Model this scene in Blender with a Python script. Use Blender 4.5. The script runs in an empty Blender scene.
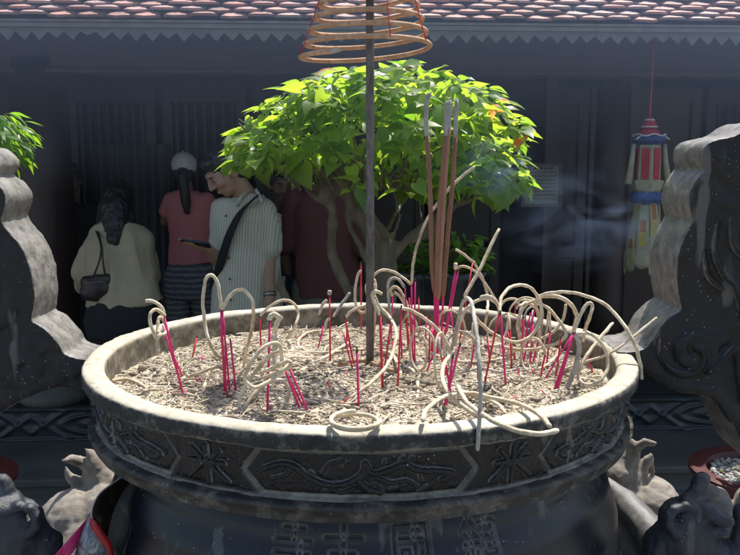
import bpy, bmesh, math, random
import numpy as np
from mathutils import Vector, Matrix, noise
SC = bpy.context.scene
COL = SC.collection
random.seed(7); rng = np.random.default_rng(7)
R = math.radians
# ---------------------------------------------------------------- camera
PITCH = 8.0; FPX = 830.0; CZ = 1.65
cp, sp = math.cos(R(PITCH)), math.sin(R(PITCH))
def ray(px, py):
    dx = (px-370)/FPX; dy = -(py-277.5)/FPX
    return Vector((dx, cp+dy*sp, -sp+dy*cp))
def P(px, py, Y):
    d = ray(px, py); return Vector((0, 0, CZ)) + d*(Y/d.y)
def PZ(px, py, z):
    d = ray(px, py); return Vector((0, 0, CZ)) + d*((z-CZ)/d.z)
cam = bpy.data.cameras.new('camera'); cam_o = bpy.data.objects.new('camera', cam); COL.objects.link(cam_o)
cam_o.location = (0, 0, CZ); cam_o.rotation_euler = (R(90-PITCH), 0, 0)
cam.sensor_width = 36; cam.lens = 36*FPX/740; cam.clip_start = .02; cam.clip_end = 400
SC.camera = cam_o
# ---------------------------------------------------------------- object helpers
ORG = {}
def tag(o, label=None, cat=None, group=None, kind=None):
    if label: o['label'] = label
    if cat: o['category'] = cat
    if group: o['group'] = group
    if kind: o['kind'] = kind
    return o
def thing(name, loc, label, cat, group=None):
    o = bpy.data.objects.new(name, None); COL.objects.link(o)
    o.empty_display_size = .05
    o.location = loc; ORG[o.name] = Vector(loc); tag(o, label, cat, group); return o
def obj(name, geo, mat, parent=None, origin=None, smooth=True, mats=None, mi=None, attr=None, sharp=None):
    vs, fs = geo
    if parent is not None: org = ORG[parent.name]
    else: org = Vector(origin) if origin is not None else Vector((0, 0, 0))
    me = bpy.data.meshes.new(name)
    o_ = np.asarray([tuple(v) for v in vs], dtype=float) - np.array(org)
    me.from_pydata([tuple(map(float, v)) for v in o_], [], [tuple(map(int, f)) for f in fs])
    if smooth: me.polygons.foreach_set('use_smooth', [True]*len(me.polygons))
    for m in (mats or ([mat] if mat else [])): me.materials.append(m)
    if mi is not None: me.polygons.foreach_set('material_index', [int(i) for i in mi])
    if attr is not None:
        a = me.attributes.new('rnd', 'FLOAT', 'POINT'); a.data.foreach_set('value', [float(x) for x in attr])
    me.update()
    if smooth and sharp:
        try: me.set_sharp_from_angle(angle=R(sharp))
        except Exception: pass
    o = bpy.data.objects.new(name, me); COL.objects.link(o)
    ORG[o.name] = org.copy()
    if parent is not None: o.parent = parent
    else: o.location = org
    return o
# ---------------------------------------------------------------- geometry helpers: geo = (verts, faces)
def join(*gs):
    V, F = [], []
    for g in gs:
        n = len(V); V.extend(g[0]); F.extend([tuple(i+n for i in f) for f in g[1]])
    return V, F
def xf(g, M): return [M @ Vector(v) for v in g[0]], g[1]
def box(c, s, rz=0, M=None):
    x, y, z = s[0]/2, s[1]/2, s[2]/2
    vs = [Vector((a, b, d)) for a in (-x, x) for b in (-y, y) for d in (-z, z)]
    m = Matrix.Translation(c) @ Matrix.Rotation(rz, 4, 'Z')
    if M is not None: m = Matrix.Translation(c) @ M
    return [m @ v for v in vs], [(0, 1, 3, 2), (4, 6, 7, 5), (0, 4, 5, 1), (2, 3, 7, 6), (0, 2, 6, 4), (1, 5, 7, 3)]
def crom(pts, n=8, closed=False):
    pts = [Vector(p) for p in pts]
    if len(pts) < 3 and not closed:
        return [pts[0].lerp(pts[-1], i/n) for i in range(n+1)]
    out = []; L = len(pts)
    rngi = range(L) if closed else range(L-1)
    for i in rngi:
        if closed: a, b, c, d = pts[(i-1) % L], pts[i], pts[(i+1) % L], pts[(i+2) % L]
        else: a, b, c, d = pts[max(i-1, 0)], pts[i], pts[i+1], pts[min(i+2, L-1)]
        for k in range(n):
            t = k/n
            out.append(.5*((2*b)+(c-a)*t+(2*a-5*b+4*c-d)*t*t+(3*b-a-3*c+d)*t**3))
    if not closed: out.append(pts[-1])
    return out
def tube(pts, rad, n=8, closed=False, side=None, cap=True):
    """rad: float, list of floats or list of (a,b) pairs"""
    pts = [Vector(p) for p in pts]; L = len(pts)
    if not isinstance(rad, (list, tuple)): rad = [rad]*L
    V, F = [], []
    ref = None
    for i, p in enumerate(pts):
        if closed: t = pts[(i+1) % L]-pts[i-1]
        else: t = pts[min(i+1, L-1)]-pts[max(i-1, 0)]
        if t.length < 1e-9: t = Vector((0, 0, 1))
        t.normalize()
        if side is not None: u = Vector(side) - t*t.dot(Vector(side))
        elif ref is None:
            u = Vector((0, 0, 1)).cross(t)
            if u.length < .2: u = Vector((1, 0, 0)) - t*t.x
        else: u = ref - t*t.dot(ref)
        u.normalize(); ref = u; w = t.cross(u)
        r = rad[i]; a, b = (r if isinstance(r, (list, tuple)) else (r, r))
        for k in range(n):
            th = 2*math.pi*k/n; V.append(p+u*(a*math.cos(th))+w*(b*math.sin(th)))
    m = L if closed else L-1
    for i in range(m):
        for k in range(n):
            a = i*n+k; b = i*n+(k+1) % n; j = (i+1) % L
            F.append((a, b, j*n+(k+1) % n, j*n+k))
    if cap and not closed:
        F.append(tuple(reversed(range(n)))); F.append(tuple((L-1)*n+k for k in range(n)))
    return V, F
def cap_tube(p0, r0, p1, r1, n=12):
    """tapered capsule"""
    p0, p1 = Vector(p0), Vector(p1); d = (p1-p0)
    L = d.length
    if L < 1e-6: d = Vector((0, 0, 1)); L = 1e-6
    d = d/L if L > 1e-5 else Vector((0, 0, 1))
    pts, rr = [], []
    for a in (85, 60, 35, 12): pts.append(p0-d*r0*math.sin(R(a))); rr.append(r0*math.cos(R(a)))
    for a in (12, 35, 60, 85): pts.append(p1+d*r1*math.sin(R(a))); rr.append(r1*math.cos(R(a)))
    return tube(pts, rr, n)
def chain(pts, rads, n=12): return join(*[cap_tube(pts[i], rads[i], pts[i+1], rads[i+1], n) for i in range(len(pts)-1)])
def ell(c, r, M=None, n=16, m=10):
    V, F = [], []
    for i in range(m+1):
        a = math.pi*(i/m) if 0 < i < m else (.02 if i == 0 else math.pi-.02)
        for k in range(n):
            th = 2*math.pi*k/n
            v = Vector((r[0]*math.sin(a)*math.cos(th), r[1]*math.sin(a)*math.sin(th), r[2]*math.cos(a)))
            if M is not None: v = M @ v
            V.append(v+Vector(c))
    for i in range(m):
        for k in range(n): F.append((i*n+k, (i+1)*n+k, (i+1)*n+(k+1) % n, i*n+(k+1) % n))
    F.append(tuple(range(n))); F.append(tuple(reversed([m*n+k for k in range(n)])))
    return V, F
def lathe(prof, c, n=96, closed=False, a0=0, a1=2*math.pi):
    full = abs(a1-a0-2*math.pi) < 1e-6
    V, F = [], []; L = len(prof); m = n if full else n+1
    for k in range(m):
        th = a0+(a1-a0)*k/n
        for r, z in prof: V.append(Vector((c[0]+r*math.sin(th), c[1]-r*math.cos(th), z)))
    for k in range(n):
        k2 = (k+1) % m
        for i in range(L if closed else L-1):
            j = (i+1) % L
            F.append((k*L+i, k2*L+i, k2*L+j, k*L+j))
    return V, F
def extrude(poly, y0, y1):
    """poly: list of (x,z); prism between planes Y=y0 and Y=y1"""
    n = len(poly); V = [Vector((x, y0, z)) for x, z in poly]+[Vector((x, y1, z)) for x, z in poly]
    F = [(i, (i+1) % n, n+(i+1) % n, n+i) for i in range(n)]+[tuple(reversed(range(n))), tuple(range(n, 2*n))]
    return V, F
def remesh(g, voxel, smooth=4, fac=.5):
    me = bpy.data.meshes.new('t'); me.from_pydata([tuple(v) for v in g[0]], [], [tuple(f) for f in g[1]]); me.update()
    bm = bmesh.new(); bm.from_mesh(me); bmesh.ops.triangulate(bm, faces=[f for f in bm.faces if len(f.verts) > 4]); bmesh.ops.recalc_face_normals(bm, faces=bm.faces); bm.to_mesh(me); bm.free()
    o = bpy.data.objects.new('t', me); COL.objects.link(o)
    m = o.modifiers.new('r', 'REMESH'); m.mode = 'VOXEL'; m.voxel_size = voxel; m.adaptivity = 0
    if smooth:
        s = o.modifiers.new('s', 'SMOOTH'); s.factor = fac; s.iterations = smooth
    dg = bpy.context.evaluated_depsgraph_get(); dg.update()
    ev = o.evaluated_get(dg); m2 = ev.to_mesh()
    nv = len(m2.vertices); co = np.empty(nv*3); m2.vertices.foreach_get('co', co); co = co.reshape(-1, 3)
    F = [tuple(p.vertices) for p in m2.polygons]
    no = np.empty(nv*3); m2.vertices.foreach_get('normal', no)
    ev.to_mesh_clear(); bpy.data.objects.remove(o); bpy.data.meshes.remove(me)
    return [Vector(c) for c in co], F, no.reshape(-1, 3)
def rough(g3, amp, freq, oct_=3, ax=(1, 1, 1)):
    V, F, N = g3; out = []
    for v, n in zip(V, N):
        q = Vector((v.x*ax[0], v.y*ax[1], v.z*ax[2]))*freq
        h = noise.fractal(q, 1.0, 2.0, oct_)
        out.append(v+Vector(n)*(amp*h))
    return out, F
# ---------------------------------------------------------------- materials
def newmat(name):
    m = bpy.data.materials.new(name); m.use_nodes = True; nt = m.node_tree; nt.nodes.clear()
    out = nt.nodes.new('ShaderNodeOutputMaterial'); b = nt.nodes.new('ShaderNodeBsdfPrincipled')
    nt.links.new(b.outputs[0], out.inputs[0]); return m, nt, b, out
def N(nt, t, **k):
    n = nt.nodes.new(t)
    for a, v in k.items():
        if a.startswith('i_'): n.inputs[a[2:].replace('_', ' ')].default_value = v
        else: setattr(n, a, v)
    return n
def c4(c): return (c[0], c[1], c[2], 1)
def noise_n(nt, scale, detail=5, rough_=.6, coord='Object', dist=0, sc=None):
    tc = N(nt, 'ShaderNodeTexCoord'); n = N(nt, 'ShaderNodeTexNoise'); src = tc.outputs[coord]
    if sc:
        mp = N(nt, 'ShaderNodeMapping'); mp.inputs['Scale'].default_value = sc; nt.links.new(src, mp.inputs[0]); src = mp.outputs[0]
    nt.links.new(src, n.inputs['Vector']); n.inputs['Scale'].default_value = scale; n.inputs['Detail'].default_value = detail
    n.inputs['Roughness'].default_value = rough_; n.inputs['Distortion'].default_value = dist; return n
def ramp(nt, src, stops):
    r = N(nt, 'ShaderNodeValToRGB'); e = r.color_ramp.elements
    while len(e) < len(stops): e.new(.5)
    for i, (p, c) in enumerate(stops): e[i].position = p; e[i].color = c4(c) if not isinstance(c, (int, float)) else (c, c, c, 1)
    nt.links.new(src, r.inputs[0]); return r
def mix(nt, fac, a, b, mode='MIX'):
    m = N(nt, 'ShaderNodeMix', data_type='RGBA', blend_type=mode)
    for s, v in ((0, fac), (6, a), (7, b)):
        if isinstance(v, (int, float)): m.inputs[s].default_value = v
        elif isinstance(v, (tuple, list)): m.inputs[s].default_value = c4(v)
        else: nt.links.new(v, m.inputs[s])
    return m.outputs[2]
def bump(nt, b, src, strength=.3, dist=.005):
    bp = N(nt, 'ShaderNodeBump'); bp.inputs['Strength'].default_value = strength; bp.inputs['Distance'].default_value = dist
    nt.links.new(src, bp.inputs['Height']); nt.links.new(bp.outputs[0], b.inputs['Normal']); return bp
def simple(name, c1, c2=None, scale=8, rgh=.6, bmp=.2, bdist=.003, metal=0, sc=None, detail=6, spec=.5, coat=0, bscale=None):
    m, nt, b, out = newmat(name); c2 = c2 or tuple(x*.6 for x in c1)
    n = noise_n(nt, scale, detail, sc=sc); r = ramp(nt, n.outputs[0], [(.32, c1), (.68, c2)])
    nt.links.new(r.outputs[0], b.inputs['Base Color']); b.inputs['Roughness'].default_value = rgh; b.inputs['Metallic'].default_value = metal
    b.inputs['Specular IOR Level'].default_value = spec; b.inputs['Coat Weight'].default_value = coat
    if bmp:
        n2 = noise_n(nt, bscale or scale*6, 4, sc=sc); bump(nt, b, n2.outputs[0], bmp, bdist)
    return m
def dusty_stone(name, dark, dust, lo=.55, hi=.75, scale=9, rgh=.45, bmp=.35, flecks=True, fl=.52, spec=.5, zdust=None, attr=False):
    """dark stone with dust film, pale flecks and scratches"""
    m, nt, b, out = newmat(name)
    n1 = noise_n(nt, scale, 8, .65, dist=.3); n2 = noise_n(nt, scale*7, 6, .7)
    base = mix(nt, n2.outputs[0], tuple(x*.7 for x in dark), tuple(x*1.5 for x in dark))
    md = ramp(nt, n1.outputs[0], [(lo, 0), (hi, 1)])
    mf = N(nt, 'ShaderNodeMath', operation='MULTIPLY'); nt.links.new(md.outputs[0], mf.inputs[0])
    r2 = ramp(nt, n2.outputs[0], [(.3, .25), (.62, 1)]); nt.links.new(r2.outputs[0], mf.inputs[1])
    col = mix(nt, mf.outputs[0], base, dust)
    if attr:
        at = N(nt, 'ShaderNodeAttribute', attribute_name='rnd')
        mm = N(nt, 'ShaderNodeMath', operation='MULTIPLY'); nt.links.new(at.outputs['Fac'], mm.inputs[0])
        r3 = ramp(nt, noise_n(nt, 38, 6, .7).outputs[0], [(.32, .35), (.6, 1)]); nt.links.new(r3.outputs[0], mm.inputs[1])
        col = mix(nt, mm.outputs[0], col, tuple(x*1.15 for x in dust))
    if flecks:
        tc = N(nt, 'ShaderNodeTexCoord'); v = N(nt, 'ShaderNodeTexVoronoi'); v.inputs['Scale'].default_value = 110
        v.inputs['Randomness'].default_value = 1
        nt.links.new(tc.outputs['Object'], v.inputs['Vector'])
        f1 = ramp(nt, v.outputs['Distance'], [(.07, 1), (.13, 0)])
        n3 = noise_n(nt, 14, 2); f2 = ramp(nt, n3.outputs[0], [(fl, 0), (fl+.1, 1)])
        mm = N(nt, 'ShaderNodeMath', operation='MULTIPLY'); nt.links.new(f1.outputs[0], mm.inputs[0]); nt.links.new(f2.outputs[0], mm.inputs[1])
        col = mix(nt, mm.outputs[0], col, (.5, .48, .44))
        # streaky scratches
        n4 = noise_n(nt, 22, 3, .5, sc=(1, 1, .16)); f4 = ramp(nt, n4.outputs[0], [(.63, 0), (.67, .6)])
        col = mix(nt, f4.outputs[0], col, tuple(x*.8 for x in dust))
    nt.links.new(col, b.inputs['Base Color']); b.inputs['Specular IOR Level'].default_value = spec
    rr = ramp(nt, mf.outputs[0], [(0, rgh), (1, .85)]); nt.links.new(rr.outputs[0], b.inputs['Roughness'])
    hb = mix(nt, .5, n2.outputs[0], noise_n(nt, scale*22, 3).outputs[0]); bump(nt, b, hb, bmp, .003)
    return m
# ---------------------------------------------------------------- light, world, render look
SUN_TO = Vector((.25, .40, 1.0)).normalized()       # towards the sun: high, behind the temple eave, a little to the right
w = bpy.data.worlds.new('World'); SC.world = w; w.use_nodes = True
nt = w.node_tree; nt.nodes.clear()
bg = nt.nodes.new('ShaderNodeBackground'); wo = nt.nodes.new('ShaderNodeOutputWorld'); sky = nt.nodes.new('ShaderNodeTexSky')
sky.sky_type = 'NISHITA'; sky.sun_disc = False
sky.sun_elevation = math.asin(SUN_TO.z); sky.sun_rotation = math.atan2(SUN_TO.x, SUN_TO.y)
sky.air_density = 1.2; sky.dust_density = 2.0
nt.links.new(sky.outputs[0], bg.inputs[0]); nt.links.new(bg.outputs[0], wo.inputs[0]); bg.inputs[1].default_value = .105
sl = bpy.data.lights.new('sun', 'SUN'); sl.energy = 4.6; sl.angle = R(.5); sl.color = (1, .955, .88)
so = bpy.data.objects.new('sun', sl); COL.objects.link(so); so.location = (2, 3, 8)
so.rotation_euler = SUN_TO.to_track_quat('Z', 'Y').to_euler()
SC.view_settings.view_transform = 'Standard'; SC.view_settings.look = 'None'; SC.view_settings.gamma = 1
SC.view_settings.use_curve_mapping = False; SC.view_settings.exposure = .85
SC.render.engine = 'CYCLES'
SC.cycles.max_bounces = 8; SC.cycles.volume_bounces = 1; SC.cycles.transparent_max_bounces = 12
SC.cycles.volume_step_rate = 2; SC.cycles.sample_clamp_indirect = 6
SC.cycles.use_denoising = True
# ---------------------------------------------------------------- ground, step
GZ = 0.0; SZ = .098; PLZ = .282
TR = Matrix.Translation((0, 4, 0)) @ Matrix.Rotation(R(3.2), 4, 'Z') @ Matrix.Translation((0, -4, 0))
def T(g): return xf(g, TR)
m_pav = simple('courtyard paving', (.10, .105, .11), (.06, .065, .07), 5, .8, .3)
def paving():
    m, nt, b, out = newmat('paving slabs'); tc = N(nt, 'ShaderNodeTexCoord')
    br = N(nt, 'ShaderNodeTexBrick'); nt.links.new(tc.outputs['Object'], br.inputs['Vector'])
    br.inputs['Scale'].default_value = 1.0; br.inputs['Brick Width'].default_value = .6; br.inputs['Row Height'].default_value = .4
    br.inputs['Mortar Size'].default_value = .008
    br.inputs['Color1'].default_value = (.20, .195, .19, 1); br.inputs['Color2'].default_value = (.15, .15, .15, 1); br.inputs['Mortar'].default_value = (.05, .05, .048, 1)
    n = noise_n(nt, 6, 8, .7); c = mix(nt, .6, br.outputs[0], n.outputs[0], 'MULTIPLY')
    nt.links.new(c, b.inputs['Base Color']); b.inputs['Roughness'].default_value = .8
    bump(nt, b, noise_n(nt, 90, 4).outputs[0], .3, .003); return m
ground = obj('ground', ([(-150, -150, GZ), (150, -150, GZ), (150, 200, GZ), (-150, 200, GZ)], [(0, 1, 2, 3)]), paving(), smooth=False)
tag(ground, kind='structure')
m_step = simple('worn grey step stone', (.12, .115, .10), (.065, .062, .055), 3, .7, .3, .003)
def bevelbox(x0, x1, y0, y1, z0, z1, r=.012):
    prof = [(y0, z0), (y0, z1-r), (y0+r*.3, z1-r*.3), (y0+r, z1), (y1, z1), (y1, z0)]
    V = [Vector((x0, a, b)) for a, b in prof]+[Vector((x1, a, b)) for a, b in prof]; n = len(prof)
    F = [(i, (i+1) % n, n+(i+1) % n, n+i) for i in range(n)]+[tuple(range(n)), tuple(reversed(range(n, 2*n)))]
    return V, F
st = obj('temple_step', T(join(bevelbox(-6, 6, 4.01, 4.60, GZ-.05, SZ-.035, .006), bevelbox(-6, 6, 3.99, 4.60, SZ-.035, SZ, .01))), m_step, smooth=False)
tag(st, kind='structure')
fl = obj('temple_floor', T(box((0, 6.66, PLZ-.14), (12, 4.12, .27))), simple('terrace tiles', (.05, .045, .045), (.03, .028, .028), 4, .6), smooth=False)
tag(fl, kind='structure')
# ---------------------------------------------------------------- temple: a thing with parts
TB = thing('temple_building', (0, 4.6, GZ), 'dark timber temple hall with a red tiled eave behind the incense burner', 'temple')
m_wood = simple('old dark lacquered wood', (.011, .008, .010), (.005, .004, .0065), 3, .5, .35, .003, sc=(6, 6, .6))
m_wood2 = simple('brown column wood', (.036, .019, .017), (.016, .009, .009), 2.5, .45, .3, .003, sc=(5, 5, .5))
m_dark = simple('near black back boards', (.009, .009, .013), (.005, .005, .008), 4, .7, .3)  # boards in an even, almost black base colour
m_trim = simple('weathered grey green valance', (.16, .165, .155), (.10, .105, .10), 9, .75, .25)
m_beam = simple('dull purple brown beam', (.075, .055, .058), (.045, .036, .042), 6, .7, .2, sc=(.4, 3, 3))
m_tile = None
def tilemat():
    m, nt, b, out = newmat('fired clay tiles')
    at = N(nt, 'ShaderNodeAttribute', attribute_name='rnd')
    r = ramp(nt, at.outputs['Fac'], [(0, (.22, .10, .075)), (.35, (.34, .16, .12)), (.7, (.40, .22, .18)), (1, (.30, .22, .20))])
    n = noise_n(nt, 14, 8, .7); n2 = ramp(nt, n.outputs[0], [(.5, 0), (.72, 1)])
    c = mix(nt, n2.outputs[0], r.outputs[0], (.10, .09, .08)); nt.links.new(c, b.inputs['Base Color']); b.inputs['Roughness'].default_value = .7
    bump(nt, b, noise_n(nt, 70, 4).outputs[0], .4, .003); return m
m_tile = tilemat()
EZ, EY = 1.65+.1625*3.78, 3.78         # eave edge
sl_a = R(33)
def tiles():
    V, F, A = [], [], []; tw = .122; row = .058
    for r_ in range(26):
        n = int(10/tw)
        for i in range(n):
            x = -5+i*tw+(tw/2 if r_ % 2 else 0)+random.uniform(-.006, .006); a = random.random()
            lift = random.uniform(0, .016); L = .15; th = .012; yaw = random.uniform(-.09, .09)
            hw = tw*.49
            prof = [(-hw, .045), (-hw*.55, .012), (0, -.012), (hw*.55, .012), (hw, .045), (hw, L), (-hw, L)]
            base = len(V); s0 = r_*row
            for dz in (0, -th):
                for (u, v) in prof:
                    uu = u*math.cos(yaw)-v*math.sin(yaw); cx = 1-(u/hw)**2
                    s = s0+v; h = dz+.024+lift*(1-v/L)+.026*(1-v/L)+.012*cx
                    y = EY-.03+s*math.cos(sl_a)-h*math.sin(sl_a); z = EZ-.050+s*math.sin(sl_a)+h*math.cos(sl_a)
                    V.append(Vector((x+uu, y, z))); A.append(a)
            k = len(prof)
            F.append(tuple(base+j for j in range(k))); F.append(tuple(base+k+j for j in reversed(range(k))))
            for j in range(k): F.append((base+j, base+k+j, base+k+(j+1) % k, base+(j+1) % k))
    return (V, F), A
g, A = tiles()
roof = obj('roof', T(g), m_tile, TB, smooth=False, attr=A)
# boarded deck below the tiles and the rest of the roof plane
def slope_slab(x0, x1, s0, s1, h0, h1):
    V = []
    for x in (x0, x1):
        for s, h in ((s0, h0), (s1, h0), (s1, h1), (s0, h1)):
            V.append(Vector((x, EY+s*math.cos(sl_a)-h*math.sin(sl_a), EZ+s*math.sin(sl_a)+h*math.cos(sl_a))))
    return V, [(0, 1, 2, 3), (7, 6, 5, 4), (0, 4, 5, 1), (1, 5, 6, 2), (2, 6, 7, 3), (3, 7, 4, 0)]
back_roof = box((0, EY+4.4, EZ+.95), (10.4, 3.6, .06), M=Matrix.Rotation(R(-33), 4, 'X'))
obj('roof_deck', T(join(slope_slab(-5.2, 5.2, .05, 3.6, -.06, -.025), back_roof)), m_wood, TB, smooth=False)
obj('gutter', T(join(box((0, EY+.005, EZ-.032), (10.4, .03, .018)), box((0, EY-.004, EZ-.016), (10.4, .04, .010)))), simple('grey eave board', (.22, .20, .18), (.14, .13, .12), 10, .7), TB, smooth=False)
# zigzag valance board
def valance():
    n = int(10/.069); top = EZ-.03; tip = EZ-.092; notch = EZ-.058; V, F = [], []
    y0, y1 = EY+.012, EY+.026
    pts = []
    for i in range(n+1):
        x = -5+i*.069; pts.append((x, tip if False else notch)); pts.append((x+.0345+random.uniform(-.004, .004), tip+random.uniform(-.007, .007)+(.02 if random.random() < .04 else 0)))
    for (x, z) in pts: V += [Vector((x, y0, z)), Vector((x, y1, z)), Vector((x, y0, top)), Vector((x, y1, top))]
    for i in range(len(pts)-1):
        a = i*4; b = a+4
        F += [(a, b, b+2, a+2), (a+1, a+3, b+3, b+1), (a, a+1, b+1, b)]
    return V, F
obj('valance', T(valance()), m_trim, TB, smooth=False)
obj('beam', T(join(box((0, 4.74, 2.29), (10.4, .12, .30)), box((0, 4.73, 2.13), (10.4, .15, .02)))), m_beam, TB, smooth=False)
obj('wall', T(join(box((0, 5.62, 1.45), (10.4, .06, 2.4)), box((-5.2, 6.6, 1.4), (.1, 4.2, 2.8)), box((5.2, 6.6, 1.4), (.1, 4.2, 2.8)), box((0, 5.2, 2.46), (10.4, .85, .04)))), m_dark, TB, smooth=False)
# columns on stone bases
m_cbase = simple('pale stone column base', (.16, .155, .12), (.09, .09, .075), 12, .8, .3)
def column(px, Y=4.64, r=.155):
    c = P(px, 300, Y); x, y = c.x, c.y
    col = obj('column', tube([(x, y, PLZ+.1), (x, y, PLZ+.5), (x, y, 1.6), (x, y, 2.2)], [r, r*1.04, r*1.02, r*.95], 32), m_wood2, TB)
    obj('column_base', lathe([(0, PLZ-.02), (r*1.05, PLZ-.02), (r*1.34, PLZ+.02), (r*1.36, PLZ+.055), (r*1.15, PLZ+.075), (r*1.1, PLZ+.1), (0, PLZ+.1)], (x, y), 40), m_cbase, col)
column(50, 4.68, .155); column(606, 5.0, .10); column(-190, 4.62, .155); column(900, 4.85, .155)
# door leaves with bars in the back wall
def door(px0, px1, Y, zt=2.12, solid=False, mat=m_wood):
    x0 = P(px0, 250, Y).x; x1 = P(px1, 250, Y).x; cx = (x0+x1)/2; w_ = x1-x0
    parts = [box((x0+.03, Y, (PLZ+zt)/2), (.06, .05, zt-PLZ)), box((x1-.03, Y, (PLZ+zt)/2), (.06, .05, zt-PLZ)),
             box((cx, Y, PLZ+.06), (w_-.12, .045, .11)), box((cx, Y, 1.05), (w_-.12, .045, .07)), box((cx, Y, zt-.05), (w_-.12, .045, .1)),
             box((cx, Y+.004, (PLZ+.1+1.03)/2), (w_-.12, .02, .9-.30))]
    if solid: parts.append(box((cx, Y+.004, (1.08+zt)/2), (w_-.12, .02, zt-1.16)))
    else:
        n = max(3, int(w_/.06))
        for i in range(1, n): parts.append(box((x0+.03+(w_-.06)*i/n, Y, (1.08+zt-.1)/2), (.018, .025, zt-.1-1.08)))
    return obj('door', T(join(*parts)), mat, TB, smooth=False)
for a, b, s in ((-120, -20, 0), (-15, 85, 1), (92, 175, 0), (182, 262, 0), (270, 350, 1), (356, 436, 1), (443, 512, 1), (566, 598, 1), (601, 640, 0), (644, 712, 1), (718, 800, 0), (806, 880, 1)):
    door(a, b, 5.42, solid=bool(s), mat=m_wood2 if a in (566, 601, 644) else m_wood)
obj('door_post', T(join(box((P(560, 250, 5.36).x, 5.36, 1.3), (.07, .1, 1.9)), box((P(640, 250, 5.3).x, 5.3, 1.3), (.08, .08, 1.9)))), m_wood2, TB, smooth=False)
# pale drapes behind the bars
m_cloth = simple('grey drape', (.075, .075, .085), (.045, .045, .055), 4, .9, .2, sc=(6, 6, .4))
def drape(px0, px1, z0, z1, Y):
    x0 = P(px0, 250, Y).x; x1 = P(px1, 250, Y).x; V, F = [], []; n = 60
    for i in range(n+1):
        x = x0+(x1-x0)*i/n
        for j in range(9):
            z = z0+(z1-z0)*j/8; V.append(Vector((x, Y+.025*math.sin(i*.9+.3*math.sin(j*.7))+.01*math.sin(i*2.3+j), z)))
    for i in range(n):
        for j in range(8): F.append((i*9+j, (i+1)*9+j, (i+1)*9+j+1, i*9+j+1))
    return V, F
dr = obj('curtain', drape(98, 172, .4, 1.75, 5.28), m_cloth, origin=P(130, 400, 5.28))
tag(dr, 'grey pleated curtain hanging behind the bent woman', 'curtain')
# carved stone plinth facing, relief as height field
def plinth():
    nx, nz = 900, 46; x = np.linspace(-2.6, 2.9, nx); z = np.linspace(0, 1, nz); X, Z = np.meshgrid(x, z, indexing='ij')
    h = np.zeros_like(X)
    per = .88; u = ((X+.1) % per)/per-.5
    e = np.sqrt((u/.30)**2+((Z-.5)/.33)**2)
    h += .012*np.exp(-((e-1)/.13)**2)+.010*np.exp(-((e-.45)/.16)**2)
    xx = np.abs(u)-.42
    d1 = np.abs((Z-.5)-.0-xx*3.2)/3.0; d2 = np.abs((Z-.5)+xx*3.2)/3.0
    h += .011*np.exp(-(d1/.035)**2)+.011*np.exp(-(d2/.035)**2)
    h += .012*(np.clip((np.abs(Z-.5)-.42)/.03, 0, 1))
    V = [Vector((X[i, j], 4.578-h[i, j]*1.3, SZ+.002+Z[i, j]*(PLZ-SZ-.002))) for i in range(nx) for j in range(nz)]
    F = [(i*nz+j, (i+1)*nz+j, (i+1)*nz+j+1, i*nz+j+1) for i in range(nx-1) for j in range(nz-1)]
    return V, F
pl = obj('plinth', T(join(plinth(), box((0.15, 4.625, PLZ-.01), (5.5, .11, .022)))), simple('dark carved stone', (.035, .045, .045), (.02, .024, .026), 7, .35, .2), TB)
# framed notice
def notice():
    c = P(542, 185, 5.30); t = thing('framed_notice', (c.x, c.y, c.z-.13), 'small framed paper notice with rows of writing on the dark wall', 'notice')
    wd, hg = .235, .255
    fr = [box((c.x, c.y, c.z+s*hg/2), (wd+.02, .025, .018)) for s in (-1, 1)]+[box((c.x+s*wd/2, c.y, c.z), (.018, .025, hg-.018)) for s in (-1, 1)]
    obj('frame', join(*fr), simple('thin wooden frame', (.12, .09, .06), None, 9, .5), t, smooth=False)
    obj('paper', box((c.x, c.y+.004, c.z), (wd-.016, .006, hg-.016)), simple('yellowed paper', (.30, .31, .28), (.24, .25, .22), 5, .8, 0), t, smooth=False)
    ink = []; random.seed(4)
    for r_ in range(9):
        z = c.z+.105-r_*.024; x = c.x-.085 if r_ else c.x-.055; xe = c.x+.085 if r_ else c.x+.055
        while x < xe:
            l = random.uniform(.004, .016) if r_ else random.uniform(.012, .02)
            ink.append(box((x+l/2, c.y-.0005, z+random.uniform(-.001, .001)), (l, .002, .006 if r_ else .014))); x += l+random.uniform(.004, .008)
    obj('writing', join(*ink), simple('faded ink', (.10, .10, .11), None, 9, .8, 0), t, smooth=False)
notice()
# ---------------------------------------------------------------- the big stone incense burner
BX, BY = P(361.5, 375, 1.553).x*1.04, 1.553
RZ = CZ-.353; RO = .507; RI = .468
IB = thing('incense_burner', (BX, BY, GZ), 'huge round black stone incense burner with a pale ash covered rim and cloud shaped handles', 'incense burner')
m_black = dusty_stone('black polished stone', (.008, .009, .011), (.17, .17, .165), .55, .8, 7, .30, .2)
m_band = dusty_stone('carved black stone with dusty grooves', (.0075, .0075, .008), (.27, .25, .21), .74, .92, 8, .33, .4, attr=True, spec=.4)
m_pale = dusty_stone('pale weathered stone', (.27, .235, .19), (.40, .365, .31), .45, .65, 14, .75, .5, flecks=False)
m_ear = dusty_stone('carved handle stone', (.0095, .009, .009), (.20, .188, .168), .80, 1.0, 9, .40, .5, attr=True, fl=.47, spec=.28)
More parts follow.
